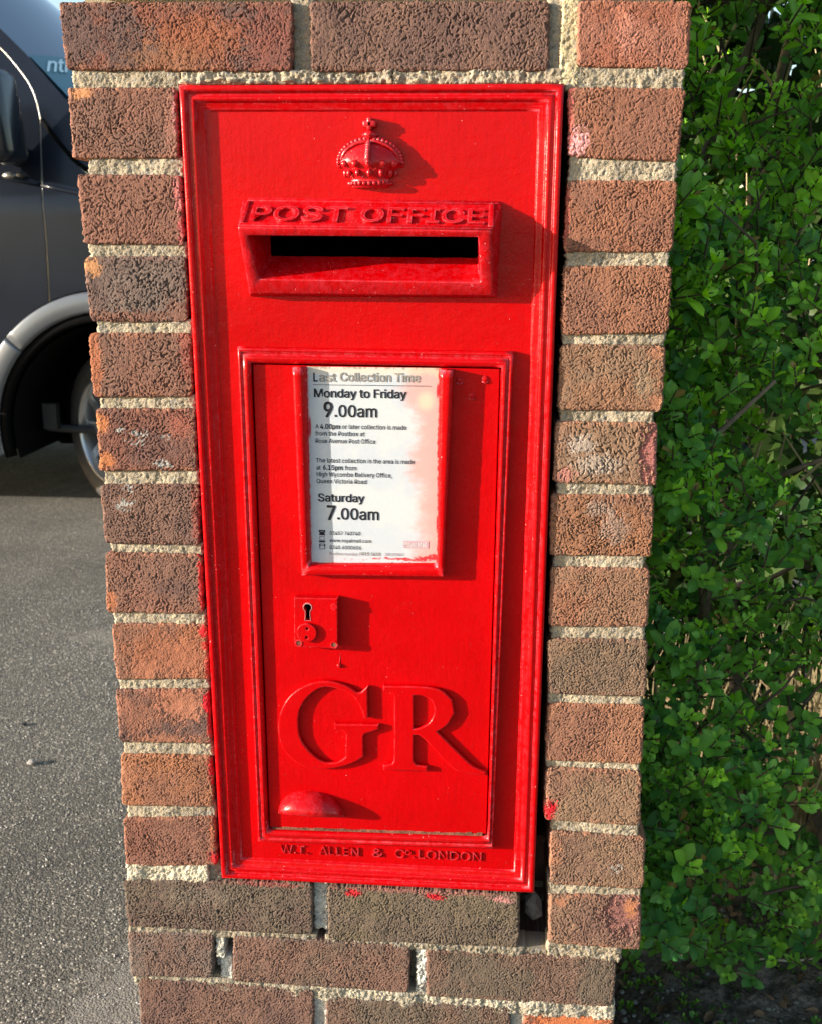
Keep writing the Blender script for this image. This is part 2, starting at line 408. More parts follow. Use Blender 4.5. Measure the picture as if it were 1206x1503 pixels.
# x, z, radius x, radius z (mm), colour, strength, flatten (smooth broken face)
SPOTS = {
 'L1': [(8, -1, 12, 6, (0.50,0.22,0.10), 1, 1), (93, -30, 7, 30, PK, .8, 0), (97, -10, 3, 30, PINK, .5, 0)],
 'T1': [(120, 45, 50, 18, (0.30,0.10,0.045), .6, 0), (90, 25, 40, 16, (0.26,0.12,0.06), .5, 0), (190, 40, 30, 40, (0.22,0.07,0.05), .6, 0)],
 'T3': [(508, 45, 10, 20, (0.42,0.18,0.13), .8, 0), (500, 60, 7, 9, (0.42,0.16,0.10), .8, 1)],
 'L2': [(97, -90, 5, 22, (0.5,0.16,0.15), .8, 0), (98, -122, 4, 12, (0.5,0.10,0.10), .8, 0)],
 'L3': [(7, -158, 10, 9, (0.42,0.20,0.09), 1, 1), (92, -200, 16, 14, RB, .8, 0), (40, -208, 60, 8, RB, .9, 0)],
 'L4': [(3, -250, 8, 40, (0.36,0.12,0.055), .8, 1), (97, -240, 8, 30, (0.27,0.07,0.05), .7, 0)],
 'L5': [(5, -312, 9, 10, (0.42,0.15,0.06), 1, 1), (7, -350, 10, 9, (0.42,0.15,0.06), 1, 1), (26, -318, 5, 3, WHITE, .9, 0), (44, -322, 9, 4, WHITE, .8, 0), (40, -330, 10, 4, WHITE, .6, 0), (66, -352, 10, 5, WHITE, 1.1, 0), (73, -325, 6, 3, WHITE, .6, 0), (88, -312, 12, 14, (0.28,0.09,0.06), .8, 0)],
 'L6': [(30, -378, 7, 4, WHITE, .8, 0), (25, -396, 9, 6, WHITE, .9, 0), (98, -405, 5, 30, (0.30,0.07,0.05), .6, 0)],
 'L7': [(3, -500, 6, 14, (0.36,0.13,0.06), .9, 1), (75, -485, 30, 10, PUR, .6, 0), (100, -480, 3, 34, REDP, .8, 0)],
 'L8': [(100, -532, 5, 8, REDP, 1.2, 0), (101, -548, 4, 6, REDP, 1.1, 0), (102, -570, 3, 16, REDP, .7, 0), (35, -575, 20, 14, (0.33,0.13,0.075), .8, 1), (70, -560, 40, 25, (0.30,0.11,0.06), .7, 1)],
 'L9': [(72, -615, 30, 22, (0.34,0.135,0.08), 1, 1), (55, -660, 40, 10, (0.32,0.13,0.075), .7, 1), (100, -612, 5, 12, REDP, 1.1, 0), (102, -640, 3, 22, REDP, .7, 0)],
 'L10': [(101, -690, 4, 14, REDP, .9, 0), (8, -700, 10, 30, OR, .5, 0)],
 'L11': [(100, -800, 6, 8, REDP, .9, 0), (99, -770, 4, 20, (0.36,0.10,0.05), .7, 0)],
 'M1': [(160, -831, 40, 3, (0.32,0.07,0.06), .6, 0), (80, -850, 40, 12, (0.17,0.13,0.10), .6, 0)],
 'M2': [(330, -831, 110, 3, (0.30,0.11,0.09), .6, 0), (255, -836, 9, 5, REDP, .9, 0), (345, -836, 10, 4, REDP, 1, 0), (420, -836, 14, 4, (0.45,0.2,0.18), .9, 0)],
 'O3': [(505, -985, 45, 40, (0.46,0.14,0.055), 1, 1)],
 'R1': [(466, -46, 13, 13, (0.80,0.36,0.36), 1.3, 0), (460, -20, 4, 30, (0.6,0.14,0.12), .8, 0)],
 'R2': [(480, -138, 30, 8, PUR, .3, 0), (460, -110, 4, 30, (0.5,0.10,0.08), .6, 0)],  # first patch paints the hood's cast shadow into the clay
 'R4': [(551, -236, 8, 7, OR, .8, 1), (540, -262, 10, 18, (0.24,0.18,0.12), .6, 0), (553, -285, 7, 9, OR, .8, 1)],
 'R5': [(553, -335, 12, 34, (0.36,0.13,0.11), 1.3, 1), (500, -345, 24, 10, (0.34,0.27,0.22), .8, 0), (483, -325, 14, 9, (0.40,0.33,0.28), .7, 0), (470, -356, 10, 8, (0.4,0.16,0.13), .8, 0)],
 'R6': [(520, -410, 14, 16, (0.29,0.21,0.17), .6, 0), (505, -390, 16, 8, (0.34,0.27,0.22), .5, 0)],
 'R10': [(466, -722, 9, 12, REDP, 1.3, 0), (463, -690, 4, 30, (0.4,0.2,0.13), .7, 0)],
 'R11': [(540, -790, 8, 6, WHITE, .6, 0), (475, -770, 8, 30, OR, .5, 0)],
 'R12': [(553, -845, 24, 30, (0.22,0.095,0.08), 1.3, 1), (560, -840, 7, 12, (0.40,0.16,0.075), .9, 0), (482, -835, 8, 6, OR, .8, 1)],
}

pillar = thing('brick_pillar', 'tall dragfaced brick gate pillar with pale mortar holding the red wall post box', 'pillar', (0.28, 0.22, 0))

def relief_brick(key, i):
    quad, c1, c2, ce, rel = BRICKS[key]
    (tl, tr, br, bl) = [np.array(q, float) for q in quad]
    W = tr[0] - tl[0]; H = tl[1] - bl[1]
    nu = max(8, int(W / 0.6)); nv = max(8, int(H / 0.6))
    U, V = np.meshgrid(np.linspace(0, 1, nu), np.linspace(0, 1, nv))
    P = ((1 - U) * (1 - V))[..., None] * bl + (U * (1 - V))[..., None] * br + (U * V)[..., None] * tr + ((1 - U) * V)[..., None] * tl
    x = P[..., 0]; z = P[..., 1]
    ox, oz = rng.uniform(0, 500, 2); an = rng.uniform(0, 6.28)
    a, b = rot2(x, z, an); a += ox; b += oz
    dl = U * W; dr = (1 - U) * W; db = V * H; dt = (1 - V) * H
    dx = np.minimum(dl, dr); dz = np.minimum(db, dt); de = np.minimum(dx, dz)
    # ragged outline and rounded corners
    rc = 2.0 + rng.uniform(-.8, 2.2)
    kz = np.clip((rc - dz) / rc, 0, 1); kx = np.clip((rc - dx) / rc, 0, 1)
    ins_x = rc * (1 - np.sqrt(1 - kz ** 2)) * np.clip(1 - dx / 14, 0, 1); ins_z = rc * (1 - np.sqrt(1 - kx ** 2)) * np.clip(1 - dz / 14, 0, 1)
    jx = 0.55 * samp(T_pink, ox + z * 1.1 + 40, oz + U * 200) * np.clip(1 - dx / 10, 0, 1)
    jz = 0.40 * samp(T_pink, oz + x * 1.1, ox + V * 200) * np.clip(1 - dz / 10, 0, 1)
    x2 = x + np.where(U < .5, ins_x, -ins_x) + jx; z2 = z + np.where(V < .5, ins_z, -ins_z) + jz
    # relief: labyrinth of drag marks, stronger and weaker by patches
    st_ = rng.uniform(.8, 1.15); w = samp(T_worm, (a + 2.0 * samp(T_low, b, a)) * st_, (b + 2.0 * samp(T_low2, a, b)) * st_ * rng.uniform(.75, 1.1)); w2 = samp(T_worm2, b * 1.1, a)
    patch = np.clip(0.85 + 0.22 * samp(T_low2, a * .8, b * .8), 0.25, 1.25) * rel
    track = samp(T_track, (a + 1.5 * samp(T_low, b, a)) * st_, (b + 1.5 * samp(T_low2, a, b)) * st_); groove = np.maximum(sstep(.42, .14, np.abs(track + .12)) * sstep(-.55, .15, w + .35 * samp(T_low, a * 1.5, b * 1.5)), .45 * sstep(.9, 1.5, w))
    crease = sstep(.10, .0, np.abs(samp(T_low2, a * .45 + 17, b * .45))) * sstep(.4, 1.2, samp(T_low, b * .5, a * .5)); pits = sstep(1.4, 2.2, samp(T_grain, a * .7, b * .7))
    col = np.empty(x.shape + (3,)); m = sstep(-1.1, 1.1, samp(T_low, a * .6 + 90, b * .6))[..., None] * .62
    col[:] = np.array(c1) * (1 - m) + np.array(c2) * m
    em = (np.clip(1 - de / 7.0, 0, 1) * sstep(-0.5, 1.2, samp(T_pink, a, b)) * 0.75)[..., None]
    col = col * (1 - em) + np.array(ce) * em
    hi = (sstep(0.3, 1.3, samp(T_grain, a, b)) * 0.30)[..., None]
    col = col * (1 - hi) + (col * 1.2 + np.array((0.10, 0.055, 0.03))) * hi
    flat = np.zeros(x.shape); sink = np.zeros(x.shape)
    for (sx, sz, rx, rz, sc, st, fl) in SPOTS.get(key, []):
        d = np.hypot((x - sx) / rx, (z - sz) / rz) + 0.28 * samp(T_pink, a * 1.3, b * 1.3)
        k = np.clip(sstep(1.15, 0.65, d) * min(st, 1.0), 0, 1)
        if sc == WHITE or max(sc) > 0.6:
            k = k * sstep(-0.7, 0.1, samp(T_worm2, a, b) + (st - 0.8))
        col = col * (1 - k[..., None]) + np.array(sc) * k[..., None]
        if fl:
            flat = np.maximum(flat, k); sink = np.maximum(sink, k * (1.8 if st > 1.2 else 0.7))
    # random white lime flecks
    col = col * (1 - .32 * (groove * patch).clip(0, 1))[..., None]  # groove shade put into the colour so the drag marks read darker
    fk = (sstep(2.2, 2.7, samp(T_grain, a * 1.2 + 33, b * 1.2)) * (0.6 if key[0] in 'MNO' else 0.25))[..., None]
    col = col * (1 - fk) + np.array((0.45, 0.42, 0.36)) * fk
    h = -(1.45 * groove * patch + 0.5 * pits) * (1 - flat * .85) * sstep(0, 1.5, de) + 0.25 * samp(T_low, a, b) + 0.11 * samp(T_grain, a, b) + 0.05 * samp(T_worm2, a * .6, b * .6) - sink - 0.8 * crease
    r = 2.6 + 1.0 * samp(T_pink, a * .5, b * .5).clip(-1, 1.6)
    rr = np.clip(np.hypot(np.clip((r - dx) / r, 0, 1), np.clip((r - dz) / r, 0, 1)), 0, 1)
    y = -(h - r * (1 - np.sqrt(1 - rr ** 2))) + rng.uniform(-0.7, 0.7) + (0.0 if key != 'L11' else .3)
    v = np.stack([x2 / 1000, y / 1000, z2 / 1000 + ZO], -1).reshape(-1, 3)
    idx, f, ring = skin_grid(nu, nv)
    back = v[ring].copy(); back[:, 1] = 0.100 if W > 150 else 0.212
    mid = v[ring].copy(); mid[:, 1] = 0.015
    n0 = len(v); R = len(ring)
    v = np.concatenate([v, mid, back]); cc = col.reshape(-1, 3); cc = np.concatenate([cc, cc[ring], cc[ring]])
    a0 = ring; a1 = np.roll(ring, -1); m0 = n0 + np.arange(R); m1 = np.roll(m0, -1); b0 = m0 + R; b1 = m1 + R
    f = np.concatenate([f, np.stack([a1, a0, m0, m1], -1), np.stack([m1, m0, b0, b1], -1)])
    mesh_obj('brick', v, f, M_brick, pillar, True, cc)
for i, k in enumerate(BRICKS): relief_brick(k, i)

def mortar_piece(name, x0, x1, z0, z1, y=4.5, seed=0, tone=(0.385, 0.315, 0.222), rough=1.0, grey=0.0, zl=None, dark=0.0, depth=34, slope=0.0):
    """z0/z1 are bottom and top at the left end, zl shifts the right end"""
    W = x1 - x0; H = z1 - z0; zl = zl or 0
    nu = max(6, int(W / 1.0)); nv = max(6, int(H / 1.0))
    U, V = np.meshgrid(np.linspace(0, 1, nu), np.linspace(0, 1, nv))
    x = x0 + U * W; z = z0 + V * H + U * zl
    ox, oz = rng.uniform(0, 500, 2); a = x + ox; b = z + oz
    de = np.minimum(np.minimum(U, 1 - U) * W, np.minimum(V, 1 - V) * H)
    h = 0.34 * samp(T_grain, a, b) + 0.36 * samp(T_pink, a, b) * rough + 0.5 * samp(T_low, a, b) * rough
    h -= sstep(1.5, 2.4, samp(T_worm2, a, b)) * 1.6 * rough
    rr = np.clip((2.2 - de) / 2.2, 0, 1); h -= 2.2 * (1 - np.sqrt(1 - rr ** 2))
    yy = y - h + slope * (V - .5)
    jx = 0.8 * samp(T_pink, z * 1.5 + ox, U * 100) * np.clip(1 - np.minimum(U, 1 - U) * W / 6, 0, 1)
    m = sstep(-0.9, 0.9, samp(T_low2, a * .8, b * .8))[..., None]; t = np.array(tone)
    col = t * 0.80 * (1 - m) + t * 1.12 * m
    g = sstep(0.5 - grey * 1.5, 1.3 - grey, samp(T_pink, a + 70, b * 1.2))[..., None] * 0.6
    col = col * (1 - g) + np.array((0.30, 0.285, 0.26)) * g
    sp = sstep(1.6, 2.2, samp(T_grain, a + 11, b))[..., None]; col = col * (1 - .5 * sp) + np.array((0.66, 0.62, 0.52)) * sp * .5
    sp = sstep(1.7, 2.3, samp(T_grain, b, a + 51))[..., None]; col = col * (1 - .6 * sp) + np.array((0.13, 0.10, 0.07)) * sp * .6
    col *= (1 - dark)
    v = np.stack([(x + jx) / 1000, yy / 1000, z / 1000 + ZO], -1).reshape(-1, 3)
    idx, f, ring = skin_grid(nu, nv); back = v[ring].copy(); back[:, 1] = depth / 1000
    n0 = len(v); R = len(ring); v = np.concatenate([v, back]); cc = col.reshape(-1, 3); cc = np.concatenate([cc, cc[ring]])
    a0 = ring; a1 = np.roll(ring, -1); m0 = n0 + np.arange(R); m1 = np.roll(m0, -1)
    f = np.concatenate([f, np.stack([a1, a0, m0, m1], -1)])
    return mesh_obj(name, v, f, M_mortar, pillar, True, cc)

# bed joints of the two side columns, read off the bricks above and below
def bed(above, below, x0, x1, **kw):
    qa = BRICKS[above][0]; qb = BRICKS[below][0]
    zt = (qa[3][1] + 2.5, qa[2][1] + 2.5); zb = (qb[0][1] - 2.5, qb[1][1] - 2.5)
    mortar_piece('mortar_bed', x0, x1, zb[0], zt[0], zl=((zb[1] + zt[1]) - (zb[0] + zt[0])) / 2, **kw)
Lk = ['L%d' % i for i in range(1, 12)]; Rk = ['R%d' % i for i in range(1, 13)]
lout = [9, 4, 7, 5, 4, 5, 4, 4, 4, 3]; rout = [560, 558, 559, 553, 555, 552, 557, 558, 560, 563, 570]
for i in range(10): bed(Lk[i], Lk[i + 1], lout[i], 102 + (i > 1) * 1, y=3.6 + rng.uniform(-.6, .8))
for i in range(11): bed(Rk[i], Rk[i + 1], 462 + (i > 8) * 8, rout[i], y=3.4 + rng.uniform(-.6, .8))
mortar_piece('mortar_bed', 1, 104, 0, 21, y=3.2)
mortar_piece('mortar_bed', 104, 300, 5.5, 18, y=2.2, rough=2.0, grey=.25)
mortar_piece('mortar_bed', 300, 462, 4.5, 18, y=1.6, rough=1.7, grey=.1)
mortar_piece('mortar_bed', 455, 561, -2, 20, y=1.8, rough=1.3)
mortar_piece('mortar_joint', 208, 230, 2, 80, y=7, grey=.7, dark=.25)
mortar_piece('mortar_joint', 438, 454, 3, 80, y=6, grey=.7, dark=.2)
mortar_piece('mortar_joint', 450, 468, 2, 80, y=2.5, tone=(.55, .44, .26))
mortar_piece('mortar_bed', -2, 92, -838, -812, y=2.0, tone=(.55, .47, .34), rough=1.6, zl=4)
mortar_piece('mortar_bed', 84, 106, -836, -806, y=5.0, grey=.6, dark=.3)
mortar_piece('mortar_bed', 104, 225, -833, -826, y=9.0, dark=.4, grey=.5)
mortar_piece('mortar_bed', 224, 440, -833, -826, y=9.0, dark=.4, grey=.5)
mortar_piece('mortar_joint', 209, 226, -890, -826, y=7.5, tone=(.50, .48, .43), grey=.5, rough=2)
mortar_piece('mortar_bed', -5, 214, -903, -892, y=1.6, zl=-2, tone=(.27, .22, .155), rough=1.2)
mortar_piece('mortar_bed', 222, 445, -907, -896, y=1.4, zl=-1, tone=(.29, .24, .17), rough=1.8)
mortar_piece('mortar_bed', 436, 473, -909, -898, y=1.5, dark=.3)
mortar_piece('mortar_bed', 471, 552, -909, -888, y=.9, zl=-1, tone=(.32, .26, .18), rough=1.6)
mortar_piece('mortar_joint', 93, 101, -950, -897, y=13, tone=(.50, .48, .43), grey=.4, dark=.1)
mortar_piece('mortar_joint', 95, 107, -931, -899, y=2.5, tone=(.52, .49, .42), grey=.2, rough=1.8)
mortar_piece('mortar_joint', 99, 114, -962, -930, y=6.5, tone=(.5, .5, .47), grey=.6)
mortar_piece('mortar_joint', 325, 338, -966, -902, y=4.0, tone=(.56, .53, .46), rough=2.2)
mortar_piece('mortar_bed', -2, 230, -973, -958, y=1.8, zl=-5, tone=(.29, .245, .175), rough=1.3)
mortar_piece('mortar_bed', 205, 440, -980, -961, y=1.2, zl=-4, tone=(.38, .33, .245), rough=1.8)
mortar_piece('mortar_bed', 425, 549, -985, -963, y=1.2, zl=-1, tone=(.42, .36, .27), rough=1.6)
mortar_piece('mortar_joint', 205, 224, -1040, -968, y=5, tone=(.5, .48, .43), grey=.4)
mortar_piece('mortar_joint', 430, 450, -1040, -976, y=5, tone=(.48, .45, .38), grey=.4)
def crumb(x, z, y, r, mat, name='mortar_crumb', parent=None, squash=(1, .7, .7)):
    bm = bmesh.new(); bmesh.ops.create_icosphere(bm, subdivisions=1 if name == 'rubble_stone' else 2, radius=r / 1000)
    for v in bm.verts: v.co = Vector((v.co.x * squash[0], v.co.y * squash[1], v.co.z * squash[2])) * random.uniform(.78, 1.15) + mm(x, z, y)
    return bm_obj(name, bm, mat, parent or pillar, False)
M_crumb = simple('mortar_lump', (0.40, 0.34, 0.24), 0.95, grain=.35, gscale=300, bd=.001, bscale=900)
for x, z, y, r in ((153, 9.5, 0, 5), (141, 10.5, 1, 3.5), (131, 9, 1, 3), (178, 8, 1, 4.5), (205, 9.5, 1, 5), (232, 9, 1, 4), (452, 9, 5, 5), (447, 6.5, 6, 3.5), (262, 9, 2, 3.5), (322, 8, 1, 3), (109, 8, 3, 6)):
    crumb(x, z, y, r, M_crumb, squash=(1.3, .8, .55))

# core behind the face joints, with the cavity that takes the box
def core():
    bm = bmesh.new()
    T = 0.62
    def b(x0, x1, y0, y1, z0, z1): box(bm, x0 / 1000, x1 / 1000, y0, y1, z0 / 1000 + ZO if z0 > -2000 else 0.0, z1 / 1000 + ZO)
    b(8, 97, .03, .432, -3000, 600); b(474, 552, .03, .432, -897, 600); b(474, 542, .03, .432, -3000, -897)
    b(97, 474, .34, .432, -905, 2); b(97, 474, .03, .432, 2, 600); b(97, 474, .03, .432, -3000, -905); b(97, 438, .05, .34, -905, -835); b(438, 474, .12, .34, -905, -835)
    bm_obj('mortar_core', bm, M_crumb, pillar)
core()
rubble = crumb(456, -869, 40, 15, simple('dark_rubble', (.16, .15, .14), .95, grain=.4, gscale=120, bd=.002, bscale=300), 'rubble_stone', pillar, (.8, .8, 1.25))
for v in rubble.data.vertices: v.co += Vector([random.uniform(-.0022, .0022) for _ in range(3)])

# plain courses: sides, back, and everything above and below the frame
_pb = {}
def plain_brick(x0, x1, y0, y1, z0, z1):
    key = (round(x1 - x0), round((y1 - y0) * 1000), round(z1 - z0))
    if key not in _pb:
        bm = bmesh.new(); w, d, h = key[0] / 2000, key[1] / 2000, key[2] / 2000
        box(bm, -w, w, -d, d, -h, h); bevel(bm, .0028, 1)
        for v in bm.verts: v.co += Vector([random.uniform(-.0006, .0006) for _ in range(3)])
        bmesh.ops.recalc_face_normals(bm, faces=bm.faces)
        me = bpy.data.meshes.new('brick'); bm.to_mesh(me); bm.free(); me.materials.append(M_brick_plain); _pb[key] = me
    o = bpy.data.objects.new('brick', _pb[key]); link(o)
    reparent(o, pillar); o.location = ((x0 + x1) / 2000, (y0 + y1) / 2 + random.uniform(-.0008, .0008), (z0 + z1) / 2000 + ZO)
zrow = [(-75 * k + 2 - 62, -75 * k + 2) for k in range(-8, 17)]  # unseen upper courses carried high to keep the hedge in shade
for n, (z0, z1) in enumerate(zrow):
    if z0 < -ZO * 1000 - 40: continue
    inframe = -1045 < z0 < 60
    if z0 < -900:
        xr = 550
    else: xr = 560
    if not inframe:
        if n % 2:
            xs = [(0, 102), (112, 326), (336, 450), (458, xr)]
        else: xs = [(0, 215), (225, 440), (450, xr)]
        for x0, x1 in xs: plain_brick(x0, x1, 0.0, .1015, z0, z1)
    y1s = .112 if (not inframe or z0 > -2 or z0 < -830) else .222
    if y1s < .2:
        for x0, x1 in ((0, 102), (xr - 102, xr)): plain_brick(x0, x1, .112, .212, z0, z1)
        y1s = .222
    for x0, x1 in ((0, 102), (xr - 102, xr)): plain_brick(x0, x1, .222, .327, z0, z1)
    for x0, x1 in ((0, 215), (225, 335), (345, xr)): plain_brick(x0, x1, .337, .440, z0, z1)
bm = bmesh.new(); box(bm, -.035, .597, -.035, .475, ZO + .602, ZO + .662); bevel(bm, .006, 2)
bm_obj('coping_stone', bm, M_stone, pillar)

# ------------------------------------------------------------------ the post box
post = thing('post_box', 'red cast iron wall post box with raised GR letters, set in the brick pillar', 'post box', (0.28, 0.0, ZO - .83))

def sweep_rect(bm, corners, prof, jitter=0.0, seg=24):
    """corners TL TR BR BL in mm; prof list of (inset mm, y mm); mitred moulding"""
    c = [np.array(p, float) for p in corners]
    din = [np.array(d, float) for d in ((1, -1), (-1, -1), (-1, 1), (1, 1))]
    rows = []
    for s, y in prof:
        ring = []
        pc = [c[i] + din[i] * s for i in range(4)]
        for i in range(4):
            a, b = pc[i], pc[(i + 1) % 4]
            for k in range(seg):
                t = k / seg; q = a * (1 - t) + b * t
                w = jitter * math.sin(math.pi * t) ** .3 if jitter else 0
                ring.append(bm.verts.new(mm(q[0] + random.uniform(-w, w), q[1] + random.uniform(-w, w), y + random.uniform(-w, w))))
        rows.append(ring)
    n = len(rows[0])
    for a, b in zip(rows, rows[1:]):
        for k in range(n): bm.faces.new((a[k], a[(k + 1) % n], b[(k + 1) % n], b[k]))
    return rows

FRAME = ((103, 5), (454.3, 3.8), (453.8, -824), (107.6, -823.6))
bm = bmesh.new()
sweep_rect(bm, FRAME, [(3, 60), (2.2, 8), (0.0, 5), (0, -1.2), (.8, -2.6), (2, -3.2), (4.2, -3.2), (5.6, -2.4), (6.0, -.8), (6.6, .2), (8.2, .4), (9.6, -.5), (11.2, -1.1), (12.8, -.8), (13.9, .2), (14.6, 1.8), (15.4, 2.4), (17.8, 2.6), (19.0, 3.2), (20.6, 3.3), (21.6, 4.2), (22.6, 6.3), (24.2, 7.0), (30, 7.0)], .12)
frame = bm_obj('frame', bm, M_red_frame, post, True)
frame.data.polygons.foreach_set('use_smooth', [True] * len(frame.data.polygons))

# face plate with the posting aperture and the door opening cut out
PY = 6.0
bm = bmesh.new()
xs = [112, 152, 171, 387, 404, 446]; zs = [-5, -110, -174, -238, -774, -816]
for i in range(5):
    for j in range(5):
        if (i == 2 and j == 1) or (1 <= i <= 3 and j == 3): continue
        x0, x1 = xs[i], xs[i + 1]; z1, z0 = zs[j], zs[j + 1]
        bm.faces.new([bm.verts.new(mm(*p, PY)) for p in ((x0, z0), (x1, z0), (x1, z1), (x0, z1))])
bmesh.ops.remove_doubles(bm, verts=bm.verts, dist=1e-5)
bm_obj('face_plate', bm, M_red, post)
# body behind, dark inside
bm = bmesh.new()
X0, X1, Z0, Z1 = 112, 446, -816, -4
def quad(bm, pts): return bm.faces.new([bm.verts.new(mm(*p)) for p in pts])
for a, b in (((X0, Z0), (X1, Z0)), ((X1, Z0), (X1, Z1)), ((X1, Z1), (X0, Z1)), ((X0, Z1), (X0, Z0))):
    quad(bm, [(*a, 20), (*b, 20), (*b, 320), (*a, 320)])
quad(bm, [(X0, Z0, 320), (X1, Z0, 320), (X1, Z1, 320), (X0, Z1, 320)])
bm_obj('box_body', bm, M_black, post)

# ---- posting hood
B = {'tl': (157, -94.5, 7), 'tr': (402, -97.5, 7), 'br': (399, -186, 7), 'bl': (160, -186, 7)}
Fq = {'tl': (160.2, -121.5, -33), 'tr': (392, -124.6, -33), 'br': (394.8, -183, -7), 'bl': (163.4, -182.5, -7)}
Oq = {'tl': (168.5, -129.4, -30), 'tr': (380.5, -130, -30), 'br': (383.3, -170.8, -12), 'bl': (174, -169.0, -12.5)}
Sq = {'tl': (180, -118, 19), 'tr': (379, -118, 19), 'br': (379.3, -149, 19), 'bl': (180, -148, 19)}
bm = bmesh.new()
vs = {}
for tag, d in (('B', B), ('F', Fq), ('O', Oq), ('S', Sq)):
    for k in d: vs[tag + k] = bm.verts.new(mm(*d[k]))
def q4(*n): bm.faces.new([vs[k] for k in n])
for a, b in (('tl', 'tr'), ('tr', 'br'), ('br', 'bl'), ('bl', 'tl')):
    q4('B' + a, 'B' + b, 'F' + b, 'F' + a); q4('F' + a, 'F' + b, 'O' + b, 'O' + a); q4('O' + a, 'O' + b, 'S' + b, 'S' + a)
bmesh.ops.recalc_face_normals(bm, faces=bm.faces)
eds = [e for e in bm.edges if len(e.link_faces) == 2]
bmesh.ops.bevel(bm, geom=eds, offset=.0014, segments=2, affect='EDGES', profile=.5, clamp_overlap=True)
bmesh.ops.subdivide_edges(bm, edges=[e for e in bm.edges if e.calc_length() > .03], cuts=10, use_grid_fill=True)
for v in bm.verts: v.co += Vector([random.uniform(-.00018, .00018) for _ in range(3)])
hood = bm_obj('posting_hood', bm, M_red_rough, post, True)

import os
try:      # the sans that ships inside Blender; falls back to the built-in one
    SANS = bpy.data.fonts.load(os.path.join(bpy.utils.resource_path('LOCAL'), 'datafiles', 'fonts', 'Inter.woff2'))
except Exception:
    SANS = None
def text_mesh(body, height, width=None, extrude=0.0, bold=0.0, bev=0.0, res=4):
    """text in the XY plane, base line at y=0, cap height = height, optional overall width; weight comes from shifted copies"""
    cu = bpy.data.curves.new('t', 'FONT'); cu.body = body; cu.size = 1.0; cu.resolution_u = res
    if SANS: cu.font = SANS
    ob = bpy.data.objects.new('t', cu); COL.objects.link(ob)
    def get():
        bpy.context.view_layer.update(); return bpy.data.meshes.new_from_object(ob.evaluated_get(bpy.context.evaluated_depsgraph_get()))
    me = get(); xs = [v.co.x for v in me.vertices]; x0, x1 = min(xs), max(xs); bpy.data.meshes.remove(me)
    sy_ = height / CAPH; w = bold * .8
    sx_ = (width / (x1 - x0 + 2 * w)) if width else sy_
    if extrude: cu.extrude = extrude / sy_
    me = get(); bpy.data.objects.remove(ob); bpy.data.curves.remove(cu)
    co = [v.co.copy() for v in me.vertices]; fs = [tuple(p.vertices) for p in me.polygons]; bpy.data.meshes.remove(me)
    shifts = [(0, 0)] if not bold else [(-w, 0), (0, -w * .6), (w, 0), (0, w * .6), (-w * .7, w * .5), (w * .7, -w * .5)]
    V_, F_ = [], []
    for k, (dx, dy) in enumerate(shifts):
        n0 = len(V_); lift = k * (.00001 if not extrude else .00004)
        V_ += [((c.x + dx - x0 + w) * sx_, (c.y + dy) * sy_, c.z * sy_ + lift) for c in co]; F_ += [tuple(n0 + i for i in f) for f in fs]
    me = bpy.data.meshes.new('text'); me.from_pydata(V_, [], F_); return me

def _cap():
    cu = bpy.data.curves.new('t', 'FONT'); cu.body = 'H'
    if SANS: cu.font = SANS
    ob = bpy.data.objects.new('t', cu); COL.objects.link(ob); bpy.context.view_layer.update()
    me = bpy.data.meshes.new_from_object(ob.evaluated_get(bpy.context.evaluated_depsgraph_get())); h = max(v.co.y for v in me.vertices)
    bpy.data.objects.remove(ob); bpy.data.curves.remove(cu); bpy.data.meshes.remove(me); return h
CAPH = _cap(); print('cap', CAPH)

def place_text(name, me, origin, ax, ay, mat, parent, lift=0.0):
    az = ax.cross(ay).normalized()
    for v in me.vertices: v.co = origin + ax * v.co.x + ay * v.co.y + az * (v.co.z + lift)
    me.name = name
    me.materials.clear(); me.materials.append(mat)
    o = bpy.data.objects.new(name, me); link(o); reparent(o, parent)
    return o
# raised POST OFFICE on the sloping top, in a sunk field with a rim round it
tl, tr, fl_ = mm(*B['tl']), mm(*B['tr']), mm(*Fq['tl'])
axx = (tr - tl).normalized(); ayy = (tl - fl_).normalized(); ayy = (ayy - axx * ayy.dot(axx)).normalized(); nrm = axx.cross(ayy).normalized()
slope_len = (tl - fl_).length
for s, x_off, w_ in (('POST', .0095, .090), ('OFFICE', .1115, .114)):
    for ch_i, ch in enumerate([s]):
        me = text_mesh(s, .0225, w_, .0015, .022)
        place_text('raised_lettering', me, fl_ + axx * x_off + ayy * .0095, axx, ayy, M_red_rough, hood, .0006)
bm = bmesh.new()
for (u0, u1, v0, v1) in ((.002, .238, slope_len - .006, slope_len - .001), (.001, .233, .0012, .0058), (.001, .005, .0058, slope_len - .006), (.229, .234, .0058, slope_len - .006)):
    pts = [fl_ + axx * u + ayy * v for u, v in ((u0, v0), (u1, v0), (u1, v1), (u0, v1))]
    hexa(bm, [p + nrm * .0014 for p in pts] + [p - nrm * .002 for p in pts])
bevel(bm, .0007, 2)
bm_obj('rim', bm, M_red_rough, hood, True)

